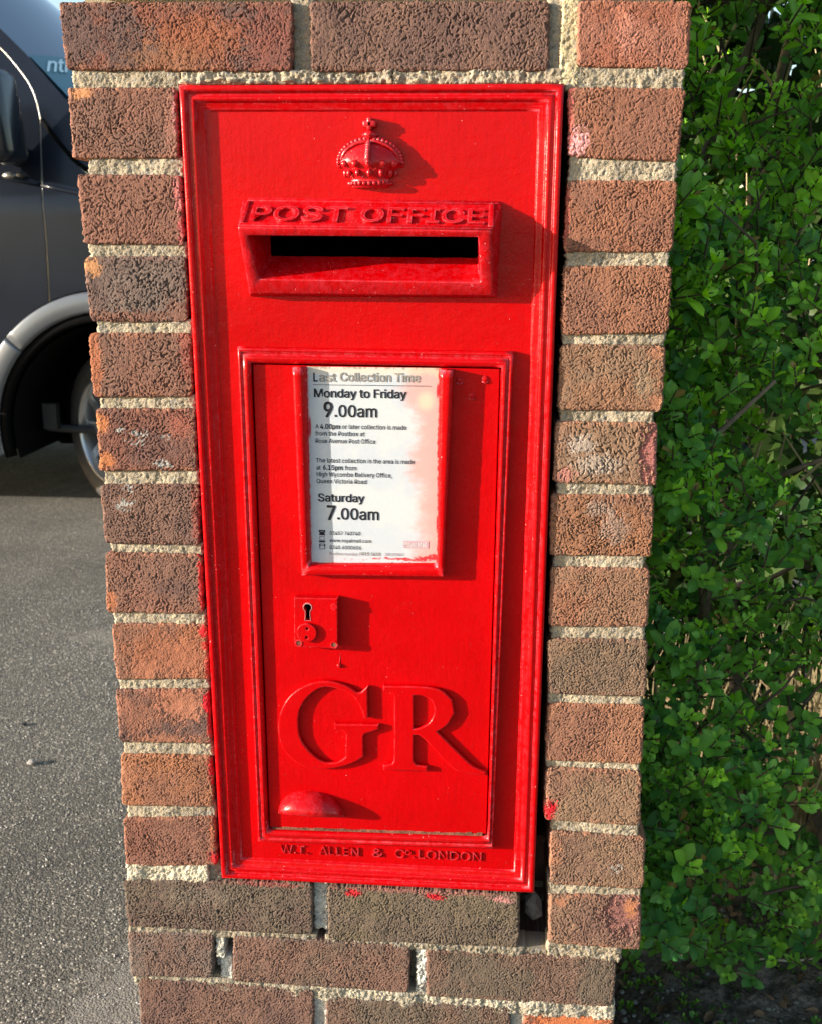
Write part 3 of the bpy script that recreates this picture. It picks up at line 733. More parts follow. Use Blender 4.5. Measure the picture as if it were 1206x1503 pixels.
# ---- crown
def half_revolve(bm, cx, prof, ysq, y0, n=20, close=False):
    rows = []
    for r, z in prof:
        rows.append([bm.verts.new(mm(cx + r * math.cos(a), z, y0 - r * ysq * math.sin(a))) for a in [math.pi * k / n for k in range(n + 1)]])
    for a, b in zip(rows, rows[1:]):
        for k in range(n): bm.faces.new((a[k], a[k + 1], b[k + 1], b[k]))
CX = 279
bm = bmesh.new()
half_revolve(bm, CX, [(0, -85.5), (17, -85.2), (18.8, -83.5), (19.2, -80), (18, -78.5), (19, -77), (22, -72), (26, -67.5), (28.5, -65), (29.5, -63), (28, -59), (25, -53.5), (20, -48.5), (14, -45), (7, -43), (0, -42.5)], .52, PY + .5)
crown = bm_obj('crown', bm, M_red_rough, post, True)
bm = bmesh.new()
for k in range(13):
    a = math.pi * (k + .5) / 13
    ball(bm, mm(CX + 19.6 * math.cos(a), -81.5, PY - 10.4 * math.sin(a)), .0021)
    if k % 2 == 0: ball(bm, mm(CX + 23.5 * math.cos(a), -72.5, PY - 12.6 * math.sin(a)), .0022, .002, .0036)
bm_obj('jewelled_band', bm, M_red_rough, crown, True)
bm = bmesh.new()
for a in [math.pi * q / 6 for q in (0, 1.2, 2.1, 3, 3.9, 4.8, 6)]:
    r = 28.5; ball(bm, mm(CX + r * math.cos(a), -64.5, PY - r * .52 * math.sin(a)), .0034, .0026, .0034)
bm_obj('fleuron', bm, M_red_rough, crown, True)
for side in (-1, 1, 0):
    bm = bmesh.new()
    for k in range(12):
        t = k / 11; th = t * math.pi / 2
        if side: p = mm(CX + side * (29.5 * math.cos(th)), -63 + 21 * math.sin(th), PY - 2.4 - 3.2 * math.sin(th))
        else: p = mm(CX - .5, -63 + 20 * math.sin(th), PY - 16.2 * math.cos(th) - 1.5)
        ball(bm, p, .0023, .0023, .0023, 8, 6)
    if side:
        pts = [mm(CX + side * (26.5 * math.cos(t)), -62.5 + 18 * math.sin(t), PY - 3.6 - 4.5 * math.sin(t)) for t in [math.pi / 2 * q / 10 for q in range(11)]]
    else: pts = [mm(CX - 1, -63 + 20 * math.sin(t), PY - 15.8 * math.cos(t)) for t in [math.pi / 2 * q / 10 for q in range(11)]]
    tube(bm, pts, .0017 if side else .0028, 8)
    bm_obj('beaded_arch', bm, M_red_rough, crown, True)
bm = bmesh.new()
ball(bm, mm(CX, -38.8, PY - 4), .0062, .0058, .0048, 16, 12)
tube(bm, [mm(CX - 6.6, -38.6, PY - 4), mm(CX, -38.8, PY - 10.2), mm(CX + 6.6, -38.6, PY - 4)], .0011, 6)
bm_obj('orb', bm, M_red_rough, crown, True)
bm = bmesh.new()
for (x0, x1, z0, z1) in ((-2.2, 2.2, -35, -23.5), (-6, 6, -32.3, -26.6)):
    box(bm, (CX + x0) / 1000, (CX + x1) / 1000, (PY - 9) / 1000, PY / 1000, ZO + z0 / 1000, ZO + z1 / 1000)
bevel(bm, .0012, 2)
bm_obj('cross', bm, M_red_rough, crown, True)

# ---- door surround and door
SUR = ((147.6, -234), (415.9, -236), (407.6, -773), (150, -777))
bm = bmesh.new()
def quad_sweep(bm, outer, inner, prof, seg=30, jit=.1):
    rows = []
    for t, y in prof:
        ring = []
        pc = [np.array(outer[i]) * (1 - t) + np.array(inner[i]) * t for i in range(4)]
        for i in range(4):
            a, b = pc[i], pc[(i + 1) % 4]
            for k in range(seg):
                s = k / seg; q_ = a * (1 - s) + b * s; w = jit if 0 < k else 0
                ring.append(bm.verts.new(mm(q_[0] + random.uniform(-w, w), q_[1] + random.uniform(-w, w), y + random.uniform(-w, w))))
        rows.append(ring)
    n = len(rows[0])
    for a, b in zip(rows, rows[1:]):
        for k in range(n): bm.faces.new((a[k], a[(k + 1) % n], b[(k + 1) % n], b[k]))
SURI = ((160.5, -250), (404, -251.7), (401.5, -759), (161.8, -762))
quad_sweep(bm, SUR, SURI, [(0, 7), (.0, 1.2), (.05, -.6), (.14, -1.6), (.26, -1.4), (.34, -.2), (.42, -.3), (.52, -1.9), (.66, -2.6), (.82, -2.2), (.93, -1.0), (.99, 1), (1, 4), (1, 18)])
bm_obj('door_surround', bm, M_red_frame, post, True)

DY = 3.0
bm = bmesh.new()
DO = ((161.9, -251.2), (403, -252.8), (400.3, -757.6), (163.1, -760.2))
hexa(bm, [mm(*p, DY) for p in (DO[3], DO[2], DO[1], DO[0])] + [mm(*p, 14) for p in (DO[3], DO[2], DO[1], DO[0])])
bevel(bm, .0008, 2)
door = bm_obj('door', bm, M_red, post)
bm = bmesh.new()
nseg = 40
for k in range(nseg):
    x0 = 166 + k * (396 - 166) / nseg; x1 = x0 + (396 - 166) / nseg
    h = (.2 + 1.1 * random.random()) * (1 if k < 34 else 1.8)
    z = -760 + (x0 - 166) / 230 * 2.6
    hexa(bm, [mm(x0, z - 1.5, 1.2), mm(x1, z - 1.5, 1.2), mm(x1, z - .3, 1.5), mm(x0, z - .3, 1.5), mm(x0, z - 1.5, DY), mm(x1, z - 1.5, DY), mm(x1, z + h, DY - .15), mm(x0, z + h, DY - .15)])
bm_obj('grime_line', bm, M_grime, post)

# ---- collection notice holder: three strips, open at the top
HY = -8.0
bm = bmesh.new()
HO = [(203, -253), (358.4, -253.5), (351.4, -462.6), (206.7, -464.4)]; HI = [(215.4, -252.6), (345, -253.6), (344.8, -449.6), (216.6, -453)]
def strip(bm, o1, o2, i1, i2):
    n = 26; secs = [(0, DY), (0, HY + 1.6), (.12, HY + .3), (.3, HY), (.62, HY), (.8, HY + .8), (.93, HY + 3), (1, -1), (1, DY)]
    rows = []
    for t, y in secs:
        a = np.array(o1) * (1 - t) + np.array(i1) * t; b = np.array(o2) * (1 - t) + np.array(i2) * t
        rows.append([bm.verts.new(mm(*(a * (1 - k / n) + b * k / n), y + (random.uniform(-.12, .12) if 0 < k < n else 0))) for k in range(n + 1)])
    for a, b in zip(rows, rows[1:]):
        for k in range(n): bm.faces.new((a[k], a[k + 1], b[k + 1], b[k]))
    bm.faces.new([r[0] for r in rows]); bm.faces.new([r[-1] for r in rows][::-1])
strip(bm, HO[0], HO[3], HI[0], HI[3]); strip(bm, HO[3], HO[2], HI[3], HI[2]); strip(bm, HO[2], HO[1], HI[2], HI[1])
bmesh.ops.remove_doubles(bm, verts=bm.verts, dist=1e-6)
bm_obj('notice_holder', bm, M_red_frame, post, True)

# the card
x0, x1, z0, z1 = 214, 346.5, -455, -252.5
nu, nv = 190, 290
U, V = np.meshgrid(np.linspace(0, 1, nu), np.linspace(0, 1, nv)); X = x0 + U * (x1 - x0); Z = z0 + V * (z1 - z0)
base = np.array((0.46, 0.49, 0.53)); colr = np.empty(X.shape + (3,)); colr[:] = base
def blend(c, k): 
    global colr
    k = np.clip(k, 0, 1)[..., None]; colr = colr * (1 - k) + np.array(c) * k
blend((0.68, 0.64, 0.54), sstep(-1.0, 1.5, samp(T_low, X, Z)) * .2)
ragged = X + 4.0 * samp(T_low, X * .8 + 50, Z * 1.4) + 1.6 * samp(T_pink, X, Z * 2)
blend((0.58, 0.27, 0.23), sstep(312, 334, ragged + 8 * sstep(-300, -270, Z)) * .75)
blend((0.68, 0.60, 0.40), sstep(1.2, .3, np.hypot((X - 332) / 10, (Z + 285) / 11)) * .5)
blend((0.60, 0.50, 0.33), sstep(-262, -257, Z + 1.3 * samp(T_pink, X, Z)) * .5)
blend((0.70, 0.30, 0.28), sstep(338, 344, ragged) * sstep(-300, -420, Z) * .6)
edge = np.minimum.reduce([X - 215.5, 345.2 - X, Z + 453.2]) + .45 * samp(T_pink, X, Z * .5)
blend((0.58, 0.01, 0.02), sstep(1.6, .5, edge))
blend((0.60, 0.03, 0.04), sstep(1.0, .6, np.abs(Z + 446.5 - (X - 280) * .035 + 1.1 * samp(T_low, X * 2, Z)) / (1.0 + 2.6 * sstep(290, 335, X))) * sstep(228, 250, X) * sstep(-.6, .3, samp(T_pink, X * .5, Z * 2) + (X - 300) / 40))
blend((0.04, 0.01, 0.01), sstep(.9, .4, np.abs(Z + 451.2 + .5 * samp(T_pink, X * 2, Z)) / .8) * sstep(275, 300, X) * sstep(.0, .5, samp(T_pink, X, Z * .3)))
blend((0.55, 0.02, 0.03), sstep(1.0, .5, np.hypot((X - 343.5) / 1.6, (Z + 275) / 9)) )
blend((0.45, 0.02, 0.04), sstep(1.0, .5, np.hypot((X - 217.5) / 2.0, (Z + 312) / 14)))
blend((0.22, 0.16, 0.10), .6 * sstep(-254.6, -253.8, Z + .5 * samp(T_pink, X * 1.5, Z)) * sstep(-.2, .4, samp(T_pink, X * .6, Z * .1)))
idx, f, ring = skin_grid(nu, nv)
v = np.stack([X / 1000, np.full(X.shape, .0006), Z / 1000 + ZO], -1).reshape(-1, 3)
card = mesh_obj('notice_card', v, f, M_card, post, True, colr.reshape(-1, 3))

EX, EZ = Vector((1, 0, 0)), Vector((0, 0, 1))
def line(s, x, zb, w, h, mat=M_ink_thin, bold=0.012):
    me = text_mesh(s, h / 1000, w / 1000 if w else None, 0, bold)
    place_text('printed_text', me, mm(x, zb, .25), EX, EZ, mat, card)
line('L', 222.1, -266.9, 4.4, 8.3, M_ink, .035); line('ast', 227.6, -266.9, 17.3, 8.3, M_ink_faded, .03); line('Collection Time', 248.3, -266.4, 78, 8.3, M_ink_faded, .03)
line('Monday to Friday', 222.4, -282.4, 91, 8.2, M_ink, .03)
line('9', 231.5, -301.8, 9.4, 14.6, M_ink, .035); line('.00am', 242.4, -301.6, 42, 11.6, M_ink, .022)
line('A', 223.2, -313.6, 3.5, 4.2); line('4.00pm', 227.9, -313.7, 20, 4.7, M_ink, .03); line('or later collection is made', 249.8, -313.5, 63.5, 4.3)
line('from the Postbox at', 223, -320.6, 49, 4.3); line('Rose Avenue Post Office', 223.2, -328, 59.5, 4.3)
line('The latest collection in the area is made', 223.2, -347.8, 98, 4.3)
line('at', 223.4, -355.2, 4.3, 4.3); line('6.15pm', 229.9, -355.2, 20, 4.7, M_ink, .03); line('from', 251.8, -355.2, 11.7, 4.3)
line('High Wycombe Delivery Office,', 223.6, -362, 75.3, 4.3); line('Queen Victoria Road', 223.4, -369, 50.2, 4.3)
line('Saturday', 224.4, -387.9, 47, 8.0, M_ink, .03)
line('7', 233.1, -406.8, 9, 14.6, M_ink, .035); line('.00am', 243.5, -406.2, 42.2, 11.6, M_ink, .022)
line('03457 740740', 235.6, -422.6, 31.3, 3.6, M_ink, .01); line('www.royalmail.com', 235.5, -430.3, 42.5, 3.6, M_ink, .012); line('0345 6000606', 235.4, -437.6, 32.2, 3.6, M_ink, .01)
line('Postbox number', 235.3, -444.1, 29, 3.0, M_ink_pale); line('HP15 1420', 266, -443.6, 21, 3.2, M_ink_faded, .03); line('180 270067', 291.8, -443.4, 19, 2.8, M_ink_pale)
def flat(name, rects, mat, parent, y=.25):
    bm = bmesh.new()
    for (a, b, c, d) in rects: quad(bm, [(a, c, y), (b, c, y), (b, d, y), (a, d, y)])
    return bm_obj(name, bm, mat, parent)
flat('printed_rule', [(222, 337, -270.4, -269.9)], M_ink_thin, card)
flat('printed_icon', [(225, 230.8, -423.3, -421.5), (225.7, 230.1, -421.5, -419.8), (224.6, 231.2, -419.4, -417.9), (224.6, 226.2, -420.3, -419.4), (229.6, 231.2, -420.3, -419.4)], M_ink, card)
flat('printed_icon', [(224.6, 230.8, -430.9, -428.9), (225.2, 230.2, -428.3, -428.0), (225.2, 225.6, -428.0, -424.9), (229.8, 230.2, -428, -424.9), (225.2, 230.2, -424.9, -424.5)], M_ink_thin, card)
flat('printed_icon', [(225, 225.6, -437.8, -434.8), (229.9, 230.5, -437.8, -434.8), (225, 230.5, -438.2, -437.7), (224.6, 231, -434.8, -434.3), (224.6, 226, -434.3, -433), (229.6, 231, -434.3, -433), (225, 230.6, -433, -432.3)], M_ink_thin, card)
flat('printed_logo', [(310.5, 335.5, -434.8, -427.2)], M_logo, card, .22)
me = text_mesh('Royal Mail', .0046, .0225, 0, .02); place_text('printed_text', me, mm(311.6, -433.2, .12), EX, EZ, simple('logo_white', (0.66, 0.60, 0.60), .5), card)

# ---- curve-filled relief pieces
def spline_pts(pts, corner_deg=38, sub=5):
    """closed outline; Catmull-Rom where the turn is gentle, hard corner where it is sharp"""
    P = [Vector((*p, 0)) for p in pts]; n = len(P); out = []
    def sharp(i):
        a = (P[i] - P[i - 1]); b = (P[(i + 1) % n] - P[i]); return a.angle(b) > math.radians(corner_deg)
    S = [sharp(i) for i in range(n)]
    for i in range(n):
        p1, p2 = P[i], P[(i + 1) % n]
        p0 = p1 - (p2 - p1) if S[i] else P[i - 1]; p3 = p2 + (p2 - p1) if S[(i + 1) % n] else P[(i + 2) % n]
        ln = (p2 - p1).length
        t1 = (p2 - p0) * .5; t2 = (p3 - p1) * .5
        if t1.length > ln * 1.2: t1 *= ln * 1.2 / t1.length
        if t2.length > ln * 1.2: t2 *= ln * 1.2 / t2.length
        m_ = 1 if ln < 2 else sub
        for k in range(m_):
            t = k / m_; h00 = 2*t**3-3*t*t+1; h10 = t**3-2*t*t+t; h01 = -2*t**3+3*t*t; h11 = t**3-t*t
            out.append(p1 * h00 + t1 * h10 + p2 * h01 + t2 * h11)
    return out
def relief(name, loops, ybase, thick, bev, mat, parent, smooth_loops=True, smooth=False, grow=0.0):
    cu = bpy.data.curves.new('c', 'CURVE'); cu.dimensions = '2D'; cu.fill_mode = 'BOTH'
    for lp in loops:
        pts = spline_pts(lp) if smooth_loops else [Vector((*p, 0)) for p in lp]
        s = cu.splines.new('POLY'); s.points.add(len(pts) - 1); s.use_cyclic_u = True
        for q, p in zip(s.points, pts): q.co = (p.x / 1000, p.y / 1000, 0, 1)
    half = thick / 2000
    cu.extrude = half - bev / 1000; cu.bevel_depth = bev / 1000; cu.bevel_resolution = 2; cu.offset = (grow - bev) / 1000
    ob = bpy.data.objects.new('c', cu); COL.objects.link(ob); bpy.context.view_layer.update()
    me = bpy.data.meshes.new_from_object(ob.evaluated_get(bpy.context.evaluated_depsgraph_get()))
    bpy.data.objects.remove(ob); bpy.data.curves.remove(cu)
    for v in me.vertices: v.co = Vector((v.co.x, ybase / 1000 - half - v.co.z, v.co.y + ZO))
    bm = bmesh.new(); bm.from_mesh(me); bpy.data.meshes.remove(me)
    bmesh.ops.remove_doubles(bm, verts=bm.verts, dist=2e-6)
    return bm_obj(name, bm, mat, parent, smooth)
Gp = [(272.4,-588.5),(272.8,-622.2),(269.8,-622.3),(266,-610),(256.9,-596.8),(240.5,-589.3),(224,-589.2),(208.9,-600.7),(200.2,-616),(198.1,-634.1),(201,-652.1),(212.4,-668),(225.7,-676.7),(239.2,-676.8),(249.4,-670.2),(250.4,-642.8),(246.4,-638.3),(238.1,-636.5),(238.2,-631.8),(283.7,-630.7),(283.7,-635),(269.7,-640.3),(267.7,-644),(267.5,-667.6),(256,-675.4),(235.8,-682.1),(215.5,-683.3),(197,-677.9),(182.2,-662),(177.7,-642.1),(180,-622.2),(190.6,-602.1),(209.1,-587.9),(230.7,-582.9),(250.4,-587.5),(261.8,-594.5),(266.8,-594.3)]
Rp = [(290.5,-586.4),(329,-585.7),(348.5,-588.5),(361,-599.3),(363.5,-613.4),(356.1,-627.2),(345,-635.5),(372.4,-663.9),(384.1,-674.7),(397.4,-681),(397.4,-683.9),(374.3,-682),(360.9,-674.6),(335.9,-646.6),(327.6,-639.8),(320.7,-640),(320.8,-670.8),(324.5,-676.1),(335.4,-677.5),(335.5,-681.5),(290.1,-682),(290.1,-678.3),(299.5,-675.7),(301.5,-669.8),(301.6,-597.3),(299,-592.5),(290.4,-590.6)]
Rh = [(320.5,-594.5),(330.7,-594.5),(340.5,-599.4),(344.2,-610.6),(339.7,-625),(329.2,-632.5),(320.7,-634.3)]
o = relief('raised_letter', [Gp], DY, 5.2, 1.6, M_red_mark, door, grow=.9); o['label'] = 'large raised serif letter G'
o = relief('raised_letter', [Rp, Rh], DY, 5.2, 1.6, M_red_mark, door, grow=.9); o['label'] = 'large raised serif letter R'

# maker's inscription cast along the foot
for s, x, w in (('W.T.', 173.5, 31), ('ALLEN', 217, 44), ('&', 276, 12), ('C', 301, 11), ('O', 312.5, 6.5), ('.', 320.5, 2), ('LONDON', 326.5, 69)):
    z = -793 + (x - 173) / 222 * 1.6
    h = 10.2
    if s == 'O': z += 4.2; h = 5.2
    me = text_mesh(s, h / 1000, w / 1000, .0011, 0)
    place_text('maker_lettering', me, mm(x, z, PY - .6), EX, EZ, M_red_frame, post)

# ---- lock plate
def circ(cx, cz, r, n=20): return [(cx + r * math.cos(2 * math.pi * k / n), cz + r * math.sin(2 * math.pi * k / n)) for k in range(n)]
def keyhole(cx, zt, s=1.0):
    pts = []
    for k in range(15):
        a = math.radians(-55 + 290 * k / 14); pts.append((cx + 4.1 * s * math.cos(a), zt - 4.3 + 4.1 * s * math.sin(a)))
    pts += [(cx - 2.2 * s, zt - 12), (cx - 2.8 * s, zt - 18.2 - (s - 1) * 3), (cx + 2.8 * s, zt - 18.2 - (s - 1) * 3), (cx + 2.0 * s, zt - 12)]
    return pts
LQ = [(198.9, -488.6), (243.7, -488.2), (243, -543.2), (197.8, -542)]
lock = relief('lock_plate', [LQ, keyhole(212.6, -494.6)], DY, 10.5, .9, M_red_mark, post, False)
flat('keyhole_void', [(206, 219, -515, -493)], M_black, lock, 1.0)
relief('keyhole_rim', [keyhole(212.6, -494.1, 1.18), keyhole(212.6, -494.6)], DY - 10.4, .45, .1, M_white_rim, lock, False)
relief('lock_cover', [circ(211.6, -525.5, 10.4, 32), circ(212.3, -520.8, 1.5, 10)[::-1], circ(211.6, -530.6, 1.6, 10)[::-1]], DY - 10.4, 3.4, .9, M_red_mark, lock, False)
for sx, sz in ((202.6, -538.2), (239.4, -538.8)):
    relief('screw_collar', [circ(sx, sz, 4.0, 18), circ(sx, sz, 2.6, 14)], DY - 10.4, .6, .2, M_red_mark, lock, False)
    relief('screw', [circ(sx, sz, 2.5, 14)], DY - 10.2, .35, .1, M_grime, lock, False)
relief('screw', [circ(240.2, -497, 3.5, 18)], DY - 10.3, 1.0, .4, M_red_rough, lock, False)
# paint drip under the plate
bm = bmesh.new(); ball(bm, mm(243, -566, DY - .3), .0026, .0022, .0024); tube(bm, [mm(244.4, -553, DY), mm(243.8, -559, DY - .1), mm(243, -565, DY - .2)], [.0002, .0003, .0006], 6)
bm_obj('paint_drip', bm, M_red_mark, door, True)
for (x, z) in ((364.5, -264.5), (389, -263), (376.5, -279.5)):
    bm = bmesh.new(); ball(bm, mm(x, z, DY), .0036, .0016, .0036, 14, 8); tube(bm, [mm(x - 3, z - 2.2, DY - .9), mm(x, z - 4, DY - .9), mm(x + 3, z - 2.2, DY - .9)], .0006, 6)
    bm_obj('painted_rivet', bm, M_red_mark, door, True)

# ---- pull handle: a cast half-moon shell
bm = bmesh.new()
n, mseg = 36, 12; cxh, a_, p_h = 209.5, 36.5, 21.0
rows = []
for i in range(n + 1):
    t = -1 + 2 * i / n; s = math.sqrt(max(0, 1 - abs(t) ** 2.4)); x = cxh + a_ * t
    zc = -742.5 - t * 1.0
    row = []
    for j in range(mseg + 1):                       # over the top, wall to lip
        th = math.pi / 2 * (1 - j / mseg); yy = math.cos(th) * p_h * s; top = 29 * s ** 1.1
        lip = .58 * yy
        zz = zc + lip + (top - 0.58 * p_h * s * math.cos(th)) * math.sin(th)
        row.append(bm.verts.new(mm(x, zz, DY - yy)))
    row.append(bm.verts.new(mm(x, zc + .56 * p_h * s * .97 - 2.0 * s, DY - p_h * s * .95)))
    row.append(bm.verts.new(mm(x, zc - .5, DY)))
    rows.append(row)
for a, b in zip(rows, rows[1:]):
    for k in range(len(a) - 1): bm.faces.new((a[k], a[k + 1], b[k + 1], b[k]))
bmesh.ops.remove_doubles(bm, verts=bm.verts, dist=2e-5)
bm_obj('pull_handle', bm, M_red_rough, post, True)

# ------------------------------------------------------------------ the van
VY = 3.15
van = thing('van', 'dark blue grey van with silver wheel arch trim parked behind the brick pillar', 'van', (-2.6, VY + .95, 0))
def side_piece(name, loops, y, mat, parent, thick=.02, smooth=True, prof=None):
    """outline in (x, z) metres on the near side of the van, curved to the body section"""
    cu = bpy.data.curves.new('c', 'CURVE'); cu.dimensions = '2D'; cu.fill_mode = 'BOTH'
    for lp in loops:
        s = cu.splines.new('POLY'); s.points.add(len(lp) - 1); s.use_cyclic_u = True
        for q, p in zip(s.points, lp): q.co = (p[0], p[1], 0, 1)
    ob = bpy.data.objects.new('c', cu); COL.objects.link(ob); bpy.context.view_layer.update()
    me = bpy.data.meshes.new_from_object(ob.evaluated_get(bpy.context.evaluated_depsgraph_get()))
    bpy.data.objects.remove(ob); bpy.data.curves.remove(cu)
    bm = bmesh.new(); bm.from_mesh(me); bpy.data.meshes.remove(me)
    bmesh.ops.remove_doubles(bm, verts=bm.verts, dist=1e-5)
    fs = list(bm.faces); 
    for f in fs: f.normal_update()
    bmesh.ops.delete(bm, geom=[], context='VERTS')
    xx_ = [v.co.x for v in bm.verts]; x = min(xx_) + .03
    while x < max(xx_):
        bmesh.ops.bisect_plane(bm, geom=bm.verts[:] + bm.edges[:] + bm.faces[:], plane_co=(x, 0, 0), plane_no=(1, 0, 0)); x += .06
    zs = [v.co.y for v in bm.verts]; z = min(zs) + .02
    while z < max(zs):
        bmesh.ops.bisect_plane(bm, geom=bm.verts[:] + bm.edges[:] + bm.faces[:], plane_co=(0, z, 0), plane_no=(0, 1, 0)); z += .025
    pf = prof or body_y
    for v in bm.verts: v.co = Vector((v.co.x, y + pf(v.co.y), v.co.y))
    if thick:
        r = bmesh.ops.extrude_face_region(bm, geom=bm.faces[:])
        for v in [g for g in r['geom'] if isinstance(g, bmesh.types.BMVert)]: v.co.y += thick
    o = bm_obj(name, bm, mat, parent, False)
    me = o.data
    # smooth the outer skin only
    me.polygons.foreach_set('use_smooth', [True] * len(me.polygons)); me.set_sharp_from_angle(angle=math.radians(35))
    return o
def body_y(z):
    k = [(0.2, .05), (.35, .015), (.6, 0), (.95, -.006), (1.24, -.004), (1.285, .002), (1.32, .014), (1.37, .026), (1.45, .045), (1.7, .115), (1.95, .21), (2.1, .30), (2.3, .45)]
    return float(np.interp(z, [a for a, _ in k], [b for _, b in k]))
AX, AZ, AR = -1.13, .36, .57
def arc(a0, a1, r, n=24, cx=AX, cz=AZ): return [(cx + r * math.cos(math.radians(a0 + (a1 - a0) * k / n)), cz + r * math.sin(math.radians(a0 + (a1 - a0) * k / n))) for k in range(n + 1)]
def smooth_open(P, sub=6):
    P = [Vector(p) for p in P]; out = []
    for i in range(len(P) - 1):
        p0 = P[i - 1] if i else P[0] * 2 - P[1]; p3 = P[i + 2] if i + 2 < len(P) else P[-1] * 2 - P[-2]
        for k in range(sub):
            t = k / sub; p1, p2 = P[i], P[i + 1]
            out.append(tuple(.5 * (2 * p1 + (p2 - p0) * t + (2 * p0 - 5 * p1 + 4 * p2 - p3) * t * t + (3 * p1 - p0 - 3 * p2 + p3) * t ** 3)))
    return out + [tuple(P[-1])]
seam_lo = smooth_open([(-1.368, .877), (-1.366, .93), (-1.361, 1.15), (-1.369, 1.35), (-1.376, 1.474), (-1.382, 1.585)], 4)
seam_hi = smooth_open([(-1.382, 1.585), (-1.398, 1.645), (-1.427, 1.708), (-1.485, 1.780), (-1.554, 1.85), (-1.628, 1.907), (-1.80, 2.02)], 6)
seam = seam_lo[:-1] + seam_hi
door_o = [(-2.35, .26), (-1.69, .26)] + arc(190, 116, AR + .004)[0:] + seam + [(-2.35, 2.10)]
win = [(-2.22, 1.44), (-1.50, 1.44), (-1.49, 1.54), (-1.56, 1.67), (-1.68, 1.79), (-1.86, 1.93), (-2.22, 1.98)]
vdoor = side_piece('front_door', [door_o, win], VY, M_vanpaint, van)
side_piece('door_window', [[(x * 1.0, z) for x, z in win]], VY + .012, M_vanglass, vdoor, 0)
seam2 = [(x + .009, z) for x, z in seam]
fend = seam2[:len(seam_lo) - 1] + [(-1.372, 1.571), (-1.313, 1.497), (-1.242, 1.419), (-1.14, 1.33), (-1.0, 1.24), (-.7, 1.12), (-.45, .98), (-.36, .7), (-.34, .3), (-.56, .3)] + arc(-6, 116, AR + .004)
side_piece('front_wing', [fend], VY, M_vanpaint, van)
apil = seam2[len(seam_lo) - 1:] + [(-1.83, 2.16), (-1.691, 2.046), (-1.56, 1.930), (-1.451, 1.833), (-1.281, 1.657), (-1.183, 1.574), (-1.0, 1.42), (-.98, 1.33), (-1.08, 1.31), (-1.236, 1.432), (-1.307, 1.510), (-1.368, 1.584)]
side_piece('windscreen_pillar', [apil], VY, M_vanpaint, van)
# bright tube added as the glint along the door gap edge
bm = bmesh.new(); tube(bm, [(x + .0045, VY + body_y(z) + .003, z) for x, z in seam], [.0014] * (len(seam_lo) - 1) + [.0026] * len(seam_hi), 8)
bm_obj('door_edge_glint', bm, M_chrome, van, True)
# black tube standing in for the dark of the gap between pillar and wing
bm = bmesh.new(); tube(bm, [(-1.372, VY + body_y(1.577) + .004, 1.577), (-1.310, VY + body_y(1.503) + .004, 1.503), (-1.239, VY + body_y(1.426) + .003, 1.426), (-1.0, VY + body_y(1.25) + .003, 1.25)], .010, 6)
bm_obj('bonnet_gap', bm, M_black, van, True)
# belt moulding
def beltline(x0, x1, name='belt_moulding'):
    bm = bmesh.new(); pts = []
    for k in range(9):
        x = x0 + (x1 - x0) * k / 8; z = 1.330 - (x + 1.37) * .20 if x > -1.9 else 1.436
        pts.append((x, VY + body_y(z) - .004, z))
    tube(bm, pts, .009, 8); o = bm_obj(name, bm, M_vanpaint, van, True)
beltline(-2.3, -1.376); beltline(-1.362, -.9)
# windscreen and bonnet
def loft(name, ra, rb, nn, mat, parent, bow=0.0, bz=0.0, thick=0):
    bm = bmesh.new(); rows = []
    for k in range(nn + 1):
        t = k / nn; b = 4 * t * (1 - t)
        rows.append([bm.verts.new(Vector(a) * (1 - t) + Vector(c) * t + Vector((bow * b, 0, bz * b))) for a, c in zip(ra, rb)])
    for a, b in zip(rows, rows[1:]):
        for k in range(len(a) - 1): bm.faces.new((a[k], a[k + 1], b[k + 1], b[k]))
    return bm_obj(name, bm, mat, parent, True)
FY = VY + 1.9
def near(x, z, d=0.0): return (x, VY + body_y(z) + d, z)
def far(x, z, d=0.0): return (x, FY - body_y(z) - d, z)
wl_ = [(-1.83, 2.16), (-1.691, 2.046), (-1.56, 1.93), (-1.451, 1.833), (-1.281, 1.657), (-1.183, 1.574), (-1.0, 1.42)]
screen = loft('windscreen', [near(x, z) for x, z in wl_], [far(x, z) for x, z in wl_], 14, M_vanglass, van, .13, .05)
bl_ = [(-1.0, 1.41), (-.98, 1.33), (-1.0, 1.24), (-.7, 1.12), (-.45, .98), (-.36, .7), (-.34, .3)]
loft('bonnet', [near(x, z) for x, z in bl_], [far(x, z) for x, z in bl_], 14, M_vanpaint, van, .12, .03)
rf = [(-1.83, 2.17), (-2.2, 2.20), (-3.2, 2.24), (-5.4, 2.26)]
loft('roof', [(x, VY + body_y(z) - .02, z - .01) for x, z in rf], [(x, FY - body_y(z) + .02, z - .01) for x, z in rf], 10, M_vanpaint, van, 0, .05)
side_piece('side_panel', [[(-2.36, .26), (-2.36, 2.14), (-2.2, 2.28), (-3.2, 2.34), (-5.4, 2.34), (-5.4, .3), (-4.95, .3)] + arc(0, 180, .43, 16, -4.55, .36) + [(-4.15 - .85, .26)]] if False else [[(-2.36, .26), (-2.36, 2.15), (-3.2, 2.30), (-5.4, 2.30), (-5.4, .3), (-5.0, .3)] + arc(0, 180, .44, 16, -4.55, .36)[::1] + [(-4.1, .26)]] if False else [[(-2.36, .26), (-2.36, 2.15), (-5.4, 2.25), (-5.4, .3), (-5.0, .3)] + arc(172, 8, .44, 16, -4.55, .36) + [(-4.1, .26)]], VY, M_vanpaint, van)
